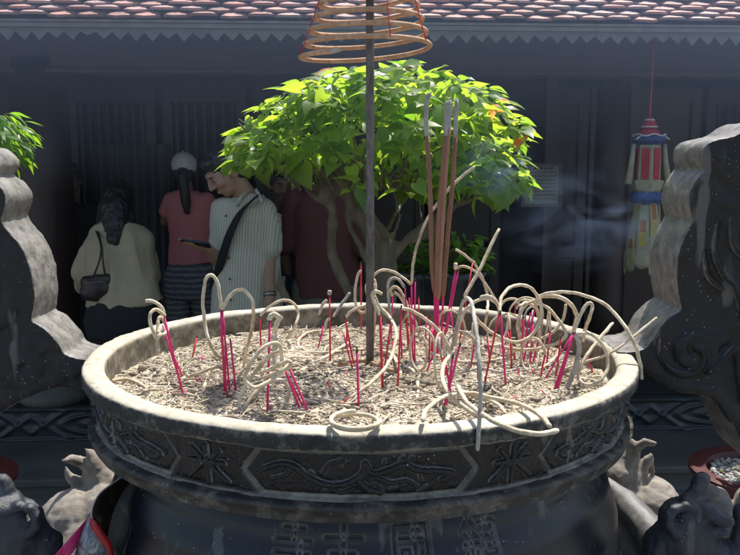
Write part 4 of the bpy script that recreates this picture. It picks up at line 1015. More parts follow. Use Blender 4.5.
# ---------------------------------------------------------------- bonsai behind the burner
TY = 3.12
tr0 = P(372, 330, TY); BT_ = thing('bonsai_tree', (tr0.x, tr0.y, GZ), 'bonsai tree with bright heart shaped leaves and twisted branches right behind the burner', 'tree')
def br(pts, r0, r1, dy=None):
    c = crom([P(p[0], p[1], TY+(p[2] if len(p) > 2 else 0)) for p in pts], 7); n = len(c); rr_ = []
    for i, p in enumerate(c):
        c[i] = p+noise.noise_vector(p*9)*.006; rr_.append(.66*(r0+(r1-r0)*i/(n-1))*(1+.18*noise.noise(p*14)))
    return tube(c, rr_, 12)
trunk = [
    br([(385, 420), (388, 350), (386, 305), (384, 270), (382, 240)], .075, .055), br([(378, 300), (378, 262), (372, 235), (352, 205), (343, 180), (338, 160)], .050, .030),
    br([(392, 280), (388, 250), (384, 232), (372, 216), (362, 190), (356, 160)], .034, .018), br([(386, 262), (404, 243), (430, 222), (452, 208), (470, 200), (490, 188, -.05)], .032, .012),
    br([(404, 243), (428, 236), (452, 212), (462, 190)], .018, .010), br([(395, 246), (424, 232), (440, 224)], .020, .016),
    br([(378, 330), (352, 296), (334, 262), (331, 240), (333, 212), (330, 190), (337, 168), (345, 150)], .032, .026), br([(333, 212), (324, 190), (323, 170)], .030, .022),
    br([(346, 208), (350, 228), (362, 248), (372, 270)], .018, .022), br([(328, 207), (308, 190), (292, 173), (280, 168), (262, 167, .05)], .016, .008),
    br([(292, 173), (300, 166), (308, 158)], .010, .006), br([(398, 213), (392, 190), (386, 172), (376, 160)], .010, .010), br([(400, 214), (394, 235), (390, 244)], .011, .014),
    br([(330, 200), (350, 180), (362, 165)], .024, .014), br([(346, 185), (342, 166), (334, 150)], .02, .012), br([(352, 205), (350, 175), (352, 150)], .012, .008),
    br([(422, 222, .1), (420, 196, .15), (424, 170, .2)], .012, .008), br([(460, 206), (468, 186, -.1), (478, 168, -.15)], .010, .006), br([(350, 200, .1), (310, 180, .3), (270, 160, .35)], .016, .008),
    br([(380, 240, -.05), (362, 200, -.2), (340, 160, -.3)], .016, .008), br([(382, 240), (405, 200, .25), (440, 165, .35)], .018, .008),
    br([(372, 330), (310, 318), (290, 305), (283, 290), (282, 276)], .028, .022), br([(288, 300), (278, 288), (273, 285)], .014, .009)]
g3 = remesh(join(*trunk), .0075, 3, .5); obj('trunk', rough(g3, .005, 22), m_bark, BT_)
def outline(x):
    xs = [221, 230, 240, 252, 270, 300, 330, 365, 405, 440, 480, 505, 525, 540]; top = [172, 156, 138, 122, 104, 84, 74, 70, 66, 74, 88, 106, 128, 160]; bot = [158, 160, 162, 164, 168, 172, 178, 184, 188, 190, 194, 188, 180, 166]
    return np.interp(x, xs, top), np.interp(x, xs, bot)
def crown():
    V, F, A = [], [], []; rr = random.Random(21); tw = []
    cx = 376
    # leaf clusters (whorls at twig ends)
    k = 0; centers = []
    while k < 370:
        px = rr.uniform(237, 518); t, b = outline(px)
        hw = 1-((px-cx)/168)**2; dmax = .50*math.sqrt(max(.02, hw))
        dy = rr.uniform(-dmax, dmax)
        topy = t+(1-math.sqrt(max(0, 1-(dy/ (dmax+.02))**2)))*55*.6
        f = rr.random()**1.9
        py = topy+(b-topy)*f*(1 if rr.random() < .8 else .9)
        if rr.random() < .08: py = b-rr.random()*8
        if 285 < px < 345 and py > 165 and dy < 0: continue
        if py > 172 and rr.random() < .55 and px < 420: continue
        q = Vector((px*.03, py*.03, dy*4)); 
        if noise.noise(q*1.3) < -.18: continue
        centers.append((px, py, dy, f)); k += 1
    for (px, py, dy, f) in centers:
        c = P(px, py, TY+dy); out = Vector((px-cx, 0, 0)); od = Vector(((px-cx)/160, dy/.5, .55-.9*f)).normalized()
        n = rr.randint(4, 7)
        for j in range(n):
            a = 2*math.pi*j/n+rr.random(); side = Vector((math.cos(a), math.sin(a), rr.uniform(-.55, .15))); d = (side+od*.5).normalized()
            L = rr.choice((.04, .055, .065, .08))*rr.uniform(.7, 1.2); W = L*rr.uniform(.78, .95)
            pos = c+side*rr.uniform(.01, .045)+Vector((0, 0, rr.uniform(-.02, .02)))
            up = (Vector((0, 0, 1))+Vector((rr.gauss(0, .38), rr.gauss(0, .38), 0))+od*.2); 
            if rr.random() < .3: d = (d+Vector((0, 0, -.9))).normalized()
            col = min(.92, max(0, rr.gauss(.45, .25)))
            if rr.random() < .007 and f < .2: col = 1
            place_leaf(V, F, A, heart(L, W), pos, d, up, col)
            if rr.random() < .5: tw.append(tube([c, pos+d*.004], .0009, 4))
    # young reddish tips like those at the right edge and top
    for (px, py) in ((527, 129), (516, 132), (503, 100), (492, 106), (410, 66), (302, 84), (242, 146), (246, 152), (325, 70), (395, 92), (385, 97), (500, 112), (522, 140)):
        for j in range(2):
            d = Vector((rr.uniform(-1, 1), rr.uniform(-1, .3), rr.uniform(-.5, .2))).normalized(); place_leaf(V, F, A, heart(.05, .035), P(px, py, TY-.15), d, Vector((0, -.3, 1)), 1.0)
    return (V, F), A, tw
g, A, tw = crown(); cr_ = obj('crown', g, m_leaf, BT_, attr=A, smooth=True)
rr = random.Random(3); tws = list(tw)
for i in range(60):
    px = rr.uniform(235, 520); t, b = outline(px); a = P(px, b-rr.uniform(5, 50), TY+rr.uniform(-.3, .3)); s = P(376+(px-376)*.55, 190, TY+rr.uniform(-.1, .1))
    tws.append(tube(crom([s, s.lerp(a, .5)+Vector((rr.gauss(0, .02), rr.gauss(0, .02), .02)), a], 4), [.006, .006, .005, .005, .004, .004, .003, .003, .002], 6))
obj('twigs', join(*tws), m_bark, BT_)
m_pot = simple('dark glazed pot', (.018, .022, .024), (.012, .014, .016), 8, .25, .1)
obj('pot', lathe([(0, GZ), (.30, GZ), (.33, GZ+.04), (.40, GZ+.38), (.44, GZ+.42), (.44, GZ+.47), (.40, GZ+.47), (.38, GZ+.42), (0, GZ+.43)], (tr0.x, TY), 64), m_pot, BT_, sharp=40)
# low potted shrub to the right of the trunk
s0 = P(440, 280, 3.55); SH = thing('potted_shrub', (s0.x, s0.y, GZ), 'low green shrub in a dark ribbed pot between the trunk and the tall joss sticks', 'potted plant')
V, F = [], []; zt = P(440, 268, 3.55).z
for k in range(72):
    a = 2*math.pi*k/72; ra = .008*abs(math.sin(k*math.pi/3))
    for r_, z in ((.15, GZ), (.19, zt-.3), (.205, zt-.03), (.225, zt), (.20, zt), (.19, zt-.03)): V.append(Vector((s0.x+(r_+ra)*math.cos(a), s0.y+(r_+ra)*math.sin(a), z)))
for k in range(72):
    for j in range(5): F.append((k*6+j, ((k+1) % 72)*6+j, ((k+1) % 72)*6+j+1, k*6+j+1))
F.append(tuple(k*6+5 for k in range(72)))
obj('pot', (V, F), m_pot, SH)
V, F, A = [], [], []; st_ = []
for (cx_, cy_, w_, h_, n_) in ((404, 258, 30, 22, 110), (455, 255, 34, 24, 130), (430, 270, 30, 12, 50), (475, 262, 16, 16, 40)):
    for i in range(n_):
        a = rr.uniform(0, 6.28); r_ = math.sqrt(rr.random()); p = P(cx_+w_*r_*math.cos(a), cy_+h_*r_*math.sin(a), 3.55+rr.uniform(-.12, .12)); d = Vector((math.cos(a), rr.uniform(-1, .3), rr.uniform(-.7, .2)))
        L = rr.uniform(.035, .06); place_leaf(V, F, A, heart(L, L*.7), p, d, Vector((rr.gauss(0, .3), rr.gauss(0, .3), 1)), rr.random()*.8)
        if i % 5 == 0: st_.append(tube(crom([(s0.x+rr.uniform(-.05, .05), s0.y, zt-.03), (Vector((s0.x, s0.y, zt+.02))+p)/2, p], 4), .0025, 5))
obj('foliage', (V, F), leafmat('shaded shrub leaf', (.05, .12, .025), (.08, .17, .03), (.09, .17, .03), .45), SH, attr=A); obj('stems', join(*st_), m_bark, SH)
# maroon planters at both sides
m_mar = simple('maroon glazed clay', (.085, .016, .016), (.055, .012, .012), 5, .45, .12, .002)
def planter(cpx, cpy, Y, r, label, cat, zadd=0):
    c = P(cpx, cpy, Y); z = c.z; t = thing('planter', (c.x, c.y, GZ), label, cat)
    h = z-GZ
    obj('pot', lathe([(0, GZ), (r*.50, GZ), (r*.52, GZ+.03), (r*.45, GZ+h*.35), (r*.80, z-.09), (r*1.0, z-.015), (r, z), (r-.012, z+.004), (r-.062, z-.002), (r-.068, z-.02), (r-.075, z-.035), (0, z-.035)], (c.x, c.y), 96), m_mar, t, sharp=50)
    V, F, A = [], [], []; rr = random.Random(int(cpx))
    for i in range(950):
        a = rr.uniform(0, 6.283); q = (r-.082)*math.sqrt(rr.random()); s = rr.uniform(.006, .014)
        g = ell((0, 0, 0), (s, s*rr.uniform(.6, .9), s*rr.uniform(.5, .8)), Matrix.Rotation(rr.uniform(0, 3), 3, 'Z') @ Matrix.Rotation(rr.uniform(-1, 1), 3, 'X'), 7, 5); cc_ = Vector((c.x+q*math.cos(a), c.y+q*math.sin(a), z-.033+rr.uniform(0, .018))); b = len(V)
        V.extend([Vector(v)*(1+.25*noise.noise(Vector(v)*90+Vector((i, 0, 0))))+cc_ for v in g[0]]); F.extend([tuple(j+b for j in f) for f in g[1]]); A.extend([rr.random()]*len(g[0]))
    gv = obj('gravel', (V, F), ashmat('white and tan gravel', [(0, (.14, .10, .06)), (.25, (.22, .20, .17)), (.6, (.33, .33, .31)), (1, (.45, .45, .43))], .8), t, attr=A); gv['kind'] = 'stuff'
    return t, c, z
rp_, rc, rz_ = planter(765, 470, 3.05, .275, 'maroon planter of pale gravel with a small tree behind the right stone handle', 'planter')
lp_, lc, lz_ = planter(-56, 478, 3.05, .265, 'maroon planter with a leafy tree at the left edge behind the left handle', 'planter')
def side_tree(par, base, pts, crowns, seed, lsize=(.04, .07)):
    rr = random.Random(seed); obj('trunk', rough(remesh(join(*[tube(crom(p, 6), [r0+(r1-r0)*i/(len(crom(p, 6))-1) for i in range(len(crom(p, 6)))], 10) for p, r0, r1 in pts]), .006, 2), .003, 25), m_bark, par)
    V, F, A = [], [], []
    for (cx_, cy_, Y, w_, h_, n_) in crowns:
        for i in range(n_):
            v = Vector((rr.gauss(0, 1), rr.gauss(0, 1), rr.gauss(0, 1))).normalized()*rr.uniform(.55, 1.0); p = P(cx_, cy_, Y)+Vector((v.x*w_, v.y*w_, v.z*h_))
            p += noise.noise_vector(p*7)*.03
            d = Vector((v.x, v.y, rr.uniform(-1.0, .1))); L = rr.uniform(*lsize); place_leaf(V, F, A, narrow(L, L*.36), p, d, Vector((rr.gauss(0, .3)+v.x*.4, rr.gauss(0, .3)+v.y*.4, 1)), rr.random()*.9)
    obj('crown', (V, F), m_leaf2, par, attr=A)
b0 = Vector((lc.x, lc.y, lz_-.04))
side_tree(lp_, b0, [([b0, b0+Vector((.03, 0, .3)), b0+Vector((-.02, 0, .65)), P(-40, 170, lc.y)], .035, .018), ([b0+Vector((-.02, 0, .65)), P(-70, 200, lc.y), P(-100, 150, lc.y)], .02, .01)], [(-28, 140, lc.y, .20, .15, 900), (-100, 150, lc.y, .20, .16, 500)], 8)
b0 = Vector((rc.x, rc.y, rz_-.04))
side_tree(rp_, b0, [([b0, b0+Vector((-.03, 0, .15)), b0+Vector((.03, 0, .35)), P(790, 240, rc.y)], .03, .016)], [(790, 270, rc.y, .19, .17, 640)], 18)
# ---------------------------------------------------------------- people
m_skin = simple('warm skin', (.40, .235, .165), (.34, .19, .13), 6, .55, .15, .001, bscale=150)
m_skin2 = simple('dimmed skin', (.20, .11, .08), (.16, .09, .06), 6, .55, .15, .001, bscale=150)  # skin darkened in its colour to keep the figures dim
m_hair = simple('black hair', (.012, .010, .010), (.02, .016, .014), 30, .45, .5, .002, sc=(6, 6, .6), bscale=120)
def cloth(name, c1, c2=None, rgh=.9, sc=5): return simple(name, c1, c2 or tuple(x*.8 for x in c1), sc, rgh, .25, .002, bscale=220)
def headgeo(c, fwd, up, s=1.0, hat=False):
    """skull, jaw, nose, brows, lips, ears; c = head centre"""
    f = Vector(fwd).normalized(); u = Vector(up); u = (u-f*u.dot(f)).normalized(); r = f.cross(u)
    M = Matrix((r, f, u)).transposed()
    q = lambda x, y, z: Vector(c)+M @ (Vector((x, y, z))*s)
    E_ = lambda p, rad: ell(q(*p), tuple(a*s for a in rad), M, 18, 12)
    g = [E_((0, -.018, .030), (.074, .092, .082)), E_((0, .020, -.010), (.064, .070, .085)), E_((0, .048, -.078), (.034, .032, .026)), E_((0, .03, -.06), (.052, .052, .045)),
         E_((0, .078, .036), (.045, .018, .016)), chain([q(0, .088, .028), q(0, .108, -.018)], [.009*s, .0135*s]), E_((-.014, .096, -.022), (.008, .010, .007)), E_((.014, .096, -.022), (.008, .010, .007)),
         E_((0, .086, -.050), (.022, .011, .006)), E_((0, .084, -.060), (.019, .011, .007)), E_((.040, .064, -.018), (.020, .020, .020)), E_((-.040, .064, -.018), (.020, .020, .020)),
         E_((.078, -.008, -.008), (.010, .020, .032)), E_((-.078, -.008, -.008), (.010, .020, .032))]
    for sx in (-1, 1): g.append(E_((sx*.031, .078, .010), (.014, .010, .007)))
    hair = [E_((0, -.026, .044), (.082, .098, .086)), E_((0, -.055, -.010), (.074, .062, .072)), E_((0, .046, .088), (.062, .040, .028)), E_((.068, -.01, .03), (.014, .035, .04)), E_((-.068, -.01, .03), (.014, .035, .04))]
    eyes = [E_((sx*.031, .0865, .012), (.012, .0035, .0022)) for sx in (-1, 1)]+[E_((sx*.032, .090, .030), (.019, .004, .0035)) for sx in (-1, 1)]
    return join(*g), join(*hair), join(*eyes), q, M
def hand(wr, d, palm_n, s=1.0, curl=.6, thumb=1, grip=None):
    """wr wrist, d direction of the fingers, palm_n direction the palm faces; five fingers of two bends"""
    wr = Vector(wr); d = Vector(d).normalized(); n = Vector(palm_n); n = (n-d*n.dot(d)).normalized(); w = d.cross(n)*thumb
    g = [chain([wr, wr+d*.035*s], [.021*s, .026*s]), ell(wr+d*.055*s, (.038*s, .044*s, .014*s), Matrix((w, d, n)).transposed())]
    for i, (o, L) in enumerate(((.028, .070), (.010, .080), (-.008, .075), (-.026, .058))):
        b = wr+d*(.088-.004*i)*s+w*o*s; a1 = curl*(.7+.1*i); a2 = curl*(1.7+.1*i)
        k = b+(d*math.cos(a1)+n*math.sin(a1))*L*.5*s; e = k+(d*math.cos(a2)+n*math.sin(a2))*L*.5*s
        g.append(chain([b-d*.01*s, k, e], [.0088*s, .0082*s, .0068*s], 8))
    t0 = wr+d*.03*s+w*.026*s; t1 = t0+(d*.6+w*.55+n*.3).normalized()*.036*s; t2 = t1+(d*.8+n*.5-w*.1).normalized()*.03*s
    g.append(chain([t0, t1, t2], [.013*s, .010*s, .0078*s], 8)); return join(*g)
def loft(rings, side, n=20):
    """rings: (centre, half width, half depth); closed smooth body of cloth"""
    pts = crom([r[0] for r in rings], 4); L = len(rings); rad = []
    for i in range(len(pts)):
        t = i/4; k = min(int(t), L-2); f = t-k; f = f*f*(3-2*f)
        rad.append((rings[k][1]*(1-f)+rings[k+1][1]*f, rings[k][2]*(1-f)+rings[k+1][2]*f))
    return tube(pts, rad, n, side=side)
def fold(g3, amp=.006, fr=9, ax=(1, 1, .45)):
    V, F, Nn = g3; out = []
    for v, n in zip(V, Nn):
        q = Vector((v.x*ax[0], v.y*ax[1], v.z*ax[2]))*fr; h = 1-abs(noise.noise(q+noise.noise_vector(q*.6)*.8))*2; h2 = noise.noise(q*3)
        out.append(v+Vector(n)*(amp*(h-.5)+amp*.25*h2))
    return out, F
VX = .0062
def part(name, g, mat, par, vx=VX, sm=4, f=0, fr=9): 
    g3 = remesh(g, vx, sm); o = obj(name, fold(g3, f, fr) if f else (g3[0], g3[1]), mat, par); return o
def legs(M, hipw=.085, pant=True, top=.95, r=1.0, bend=None):
    q = lambda x, y, z: M @ Vector((x, y, z)); g = []
    for s in (-1, 1):
        g.append(chain([q(s*hipw, -.0, .90), q(s*hipw*1.05, .02, .50), q(s*hipw*1.1, -.01, .09)], [.092*r, .066*r, .058*r]))
    g.append(loft([(q(0, 0, .84), .155*r, .115*r), (q(0, 0, .93), .165*r, .12*r), (q(0, 0, top), .150*r, .11*r)], M.to_3x3() @ Vector((1, 0, 0))))
    return join(*g)
def feet(M, name_par, mat, hipw=.09):
    q = lambda x, y, z: M @ Vector((x, y, z))
    for s in (-1, 1):
        obj('shoe', (lambda g3: (g3[0], g3[1]))(remesh(join(chain([q(s*hipw*1.1, -.05, .045), q(s*hipw*1.2, .15, .035)], [.042, .036]), chain([q(s*hipw*1.1, -.02, .05), q(s*hipw*1.1, -.02, .10)], [.045, .04])), .008, 3)), mat, name_par)
m_shoe = simple('dark shoe', (.02, .02, .022), None, 10, .5)
def frame(x, y, z, yaw): return Matrix.Translation((x, y, z)) @ Matrix.Rotation(yaw, 4, 'Z')
RX = lambda M: M.to_3x3() @ Vector((1, 0, 0))
# --- man in the striped shirt, looking down at his phone
def man():
    Y = 4.18; b = P(247, 260, Y); root = thing('person', (b.x, Y, SZ), 'man in a pale striped shirt with a black cross strap looking at his phone', 'person')
    M = frame(b.x, Y, SZ, R(62)); s = 1.0   # his front turned left and a little to the camera
    M = frame(b.x, Y, SZ, R(125))
    q = lambda x, y, z: M @ Vector((x, y, z))
    side = RX(M)
    hc = P(226, 172, Y-.07); fw = Vector((-.76, -.40, -.66)).normalized()
    hd, hair, eyes, hq, HM = headgeo(hc, fw, (-.2, -.1, 1), 1.02)
    neck = P(250, 196, Y)
    shL = P(268, 212, Y-.02); elL = P(268, 252, Y-.04); wrL = P(270, 298, Y-.12)         # his left arm, hangs at the right of the picture
    shR = P(224, 212, Y+.06); elR = P(214, 250, Y-.02); wrR = P(216, 246, Y-.24)
    elR = P(219, 262, Y-.04); wrR = P(208, 248, Y-.20)
    hips = P(246, 330, Y)
    g = [hd, chain([neck-Vector((0, 0, .03)), hc+Vector((.035, .02, -.035))], [.058, .054]), loft([(P(247, 210, Y), .15, .09), (P(246, 240, Y), .13, .09), (P(246, 290, Y), .13, .09), (hips, .14, .1)], (1, .15, 0)),
         chain([shL, elL, wrL], [.048, .040, .026]), chain([shR, elR, wrR], [.046, .038, .025]),
         hand(wrL, (.05, -.15, -1), (-1, -.3, 0), 1.0, .5, -1), hand(wrR, P(190, 246, Y-.28)-wrR, (0, -.15, 1), 1.0, .30, 1)]
    bx, by = hips.x, Y
    for sx in (-1, 1):
        hp = hips+Vector((sx*.085, 0, -.02)); kn = Vector((hp.x+sx*.01, Y-.01, SZ+.48)); an = Vector((hp.x+sx*.015, Y+.02, SZ+.08)); g.append(chain([hp, kn, an], [.085, .058, .042])); g.append(chain([an-Vector((0, 0, .03)), an+Vector((-.10, -.06, -.045))], [.035, .03]))
    part('body', join(*g), m_skin, root, .0052, 4)
    part('hair', hair, m_hair, root, .006, 3, .004, 40)
    obj('eyes', eyes, m_hair, root)
    # striped shirt
    m, nt, bb, out = newmat('pale shirt with fine brown stripes'); tc = N(nt, 'ShaderNodeTexCoord'); wv = N(nt, 'ShaderNodeTexWave'); mp = N(nt, 'ShaderNodeMapping'); nt.links.new(tc.outputs['Object'], mp.inputs[0]); mp.inputs['Rotation'].default_value = (0, R(-3), R(15)); nt.links.new(mp.outputs[0], wv.inputs['Vector'])
    wv.wave_type = 'BANDS'; wv.bands_direction = 'X'; wv.inputs['Scale'].default_value = 24; wv.inputs['Distortion'].default_value = .6; wv.inputs['Detail'].default_value = 1; wv.inputs['Detail Scale'].default_value = .6
    rp2 = ramp(nt, wv.outputs['Fac'], [(.60, (.52, .51, .43)), (.85, (.36, .34, .275))]); nt.links.new(rp2.outputs[0], bb.inputs['Base Color']); bb.inputs['Roughness'].default_value = .9; bump(nt, bb, noise_n(nt, 300, 2).outputs[0], .2, .001)
    sh = join(loft([(P(249, 193, Y), .060, .062), (P(249, 200, Y), .095, .075), (P(247, 209, Y), .178, .105), (P(246, 225, Y), .180, .118), (P(247, 250, Y), .168, .122), (P(247, 280, Y), .172, .125), (P(247, 306, Y), .182, .130), (P(247, 330, Y), .186, .132)], (1, .18, 0)),
              chain([shL+Vector((-.02, 0, .0)), shL.lerp(elL, .45), shL.lerp(elL, .86)], [.072, .070, .074]), chain([shR+Vector((.02, 0, 0)), shR.lerp(elR, .45), shR.lerp(elR, .80)], [.066, .062, .066]))
    shp = part('shirt', sh, m, root, VX, 4, .008, 7)
    for sx, a_, b_ in ((1, (247, 191), (236, 206)), (-1, (256, 190), (262, 203))):
        obj('collar', tube(crom([P(a_[0], a_[1], Y-.055), P((a_[0]+b_[0])/2, (a_[1]+b_[1])/2-1, Y-.095), P(b_[0], b_[1], Y-.125)], 5), [(.012, .006)]*10+[(.008, .004)], 8, side=(0, 0, 1)), m, shp)
    pk = [P(246, 222, Y-.135), P(262, 224, Y-.128), P(261, 243, Y-.135), P(246, 243, Y-.14)]
    obj('pocket', tube(crom(pk, 3, True), .0025, 6, closed=True), m, shp)
    for i in range(5): obj('button', ell(P(226+i*1.2, 216+i*21, Y-.125-.003*i), (.0055, .004, .0055)), simple('dark shirt button', (.05, .04, .03), None, 9, .4, 0), shp)
    st = crom([P(264, 192, Y-.035), P(256, 197, Y-.095), P(241, 212, Y-.135), P(229, 236, Y-.148), P(221, 262, Y-.13), P(214, 282, Y-.06), P(214, 290, Y+.06)], 6)
    obj('strap', tube(st, [(.021, .005)]*len(st), 8, side=(1, -.2, .75)), cloth('black strap', (.012, .013, .017)), root)
    # watch, phone, trousers, shoes
    wd = (wrL-elL).normalized(); obj('watch', tube([wrL-wd*.030, wrL-wd*.008], .032, 20), simple('steel watch', (.35, .35, .33), None, 30, .3, .1, metal=.8), root)
    tl = []
    for sx in (-1, 1):
        hp = hips+Vector((sx*.085, 0, 0)); tl.append(chain([hp, Vector((hp.x+sx*.01, Y, SZ+.48)), Vector((hp.x+sx*.015, Y+.02, SZ+.10))], [.10, .078, .066]))
    tl.append(loft([(hips-Vector((0, 0, .06)), .165, .118), (hips+Vector((0, 0, .04)), .155, .112)], (1, 0, 0))); part('trousers', join(*tl), cloth('dark trousers', (.03, .032, .04)), root, .008, 3, .006)
    for sx in (-1, 1):
        c = Vector((hips.x+sx*.10, Y+.02, SZ)); obj('shoe', (lambda g: (g[0], g[1]))(remesh(join(chain([c+Vector((.03, .02, .045)), c+Vector((-.13, -.08, .036))], [.044, .036])), .008, 2)), m_shoe, root)
    return wrR
wr = man()
Y = 4.18; pc = P(196, 243.5, Y-.285)
ph = thing('phone', pc, 'black phone held up in the hand of the man in the striped shirt', 'phone')
Mp = Matrix.Rotation(R(8), 4, 'Y') @ Matrix.Rotation(R(-22), 4, 'X')
obj('case', box(pc, (.135, .075, .009), M=Mp), simple('black phone case', (.012, .012, .014), None, 9, .3, 0), ph, smooth=False)
obj('screen', box(pc+Vector((0, .002, .0052)), (.125, .066, .0015), M=Mp), simple('dark glass', (.02, .02, .03), None, 9, .1, 0), ph, smooth=False)
# --- woman in pink from behind with a white cap
def pink():
    Y = 5.12; b = P(190, 250, Y); root = thing('person', (b.x, Y, PLZ), 'person in a pink T shirt, white cap and patterned blue trousers seen from behind', 'person')
    hc = P(184.5, 170, Y); fw = Vector((-.1, 1, -.15)); k = .80
    hd, hair, eyes, hq, HM = headgeo(hc, fw, (0, .1, 1), k)
    nk = P(187, 188, Y); shL = P(170, 200, Y); shR = P(208, 200, Y); elL = P(165, 222, Y+.06); wrL = P(172, 232, Y+.24); elR = P(214, 228, Y+.05); wrR = P(208, 238, Y+.22)
    g = [hd, chain([nk-Vector((0, 0, .04)), hc-Vector((0, .01, .05))], [.045, .045]), chain([shL, elL, wrL], [.038, .031, .022]), chain([shR, elR, wrR], [.038, .031, .022]), hand(wrL, (.3, 1, .2), (0, 0, -1), .9, .5, 1), hand(wrR, (-.3, 1, .2), (0, 0, -1), .9, .5, -1),
         loft([(P(189, 196, Y), .13, .07), (P(189, 215, Y), .12, .08), (P(190, 240, Y), .11, .08), (P(191, 262, Y), .14, .1)], (1, 0, 0))]
    hips = P(191, 268, Y)
    ft = [Vector((hips.x+sx*.09, Y, PLZ)) for sx in (-1, 1)]
    for sx, f_ in zip((-1, 1), ft): g.append(chain([hips+Vector((sx*.08, 0, -.04)), Vector((f_.x, Y+.02, (hips.z+PLZ)/2)), f_+Vector((0, 0, .08))], [.08, .055, .04])); g.append(chain([f_+Vector((0, 0, .04)), f_+Vector((0, .12, .035))], [.034, .03]))
    part('body', join(*g), m_skin2, root, .006, 4)
    pony = chain([hq(0, -.085, .01), hq(0, -.105, -.06), P(186, 203, Y-.10), P(187, 212, Y-.105)], [.022, .030, .030, .016])
    part('hair', join(ell(hq(0, -.045, -.035), (.068, .062, .055), HM), pony), m_hair, root, .006, 3, .004, 40)
    cap = join(ell(hq(0, -.025, .036), (.098*k, .112*k, .100*k), HM), chain([hq(-.04, .09, .05), hq(.04, .09, .05)], [.022, .022]), ell(hq(0, .12, .045), (.07, .075, .012), HM))
    cp_ = part('cap', cap, cloth('white cotton cap', (.52, .53, .52)), root, .005, 3)
    obj('cap_strap', tube(crom([hq(-.034, -.122, -.020), hq(-.015, -.134, -.012), hq(.015, -.134, -.012), hq(.034, -.122, -.020)], 4), [(.009, .003)]*13, 8, side=(0, 0, 1)), simple('dark cap opening', (.03, .03, .03), None, 9, .8, 0), cp_)
    obj('cap_button', ell(hq(-.01, -.03, .138), (.008, .008, .005)), bpy.data.materials['white cotton cap'], cp_)
    sh = join(loft([(P(188, 190, Y), .06, .055), (P(188, 195, Y), .125, .07), (P(189, 202, Y), .148, .09), (P(190, 220, Y), .142, .10), (P(190, 240, Y), .128, .098), (P(190.5, 256, Y), .134, .106), (P(191, 263, Y), .140, .11)], (1, 0, 0)),
              chain([shL+Vector((.01, 0, 0)), shL.lerp(elL, .5)], [.052, .052]), chain([shR+Vector((-.01, 0, 0)), shR.lerp(elR, .5)], [.052, .052]))
    part('shirt', sh, cloth('coral pink cotton', (.58, .21, .21), (.50, .17, .175)), root, VX, 4, .007, 8)
    m, nt, bb, out = newmat('blue trousers with dark bands'); tc = N(nt, 'ShaderNodeTexCoord'); wv = N(nt, 'ShaderNodeTexWave'); nt.links.new(tc.outputs['Object'], wv.inputs['Vector']); wv.bands_direction = 'Z'; wv.inputs['Scale'].default_value = 9; wv.inputs['Distortion'].default_value = 2.5; wv.inputs['Detail'].default_value = 3
    wv.inputs['Detail Scale'].default_value = 3; rp2 = ramp(nt, wv.outputs['Fac'], [(.3, (.07, .085, .10)), (.6, (.12, .135, .14)), (.85, (.20, .21, .20))]); nt.links.new(rp2.outputs[0], bb.inputs['Base Color']); bb.inputs['Roughness'].default_value = .9
    tl = [loft([(P(191, 262, Y), .135, .105), (P(191, 275, Y), .16, .125), (P(191, 290, Y), .165, .125), (P(191, 298, Y), .15, .11)], (1, 0, 0))]
    for sx, f_ in zip((-1, 1), ft): tl.append(chain([hips+Vector((sx*.08, 0, -.06)), Vector((f_.x, Y+.02, (hips.z+SZ)/2)), f_+Vector((0, 0, .10))], [.092, .078, .082]))
    part('trousers', join(*tl), m, root, .0075, 4, .006, 8)
    for f_ in ft: obj('shoe', (lambda g: (g[0], g[1]))(remesh(chain([f_+Vector((0, -.04, .04)), f_+Vector((0, .16, .034))], [.042, .036]), .008, 2)), m_shoe, root)
pink()
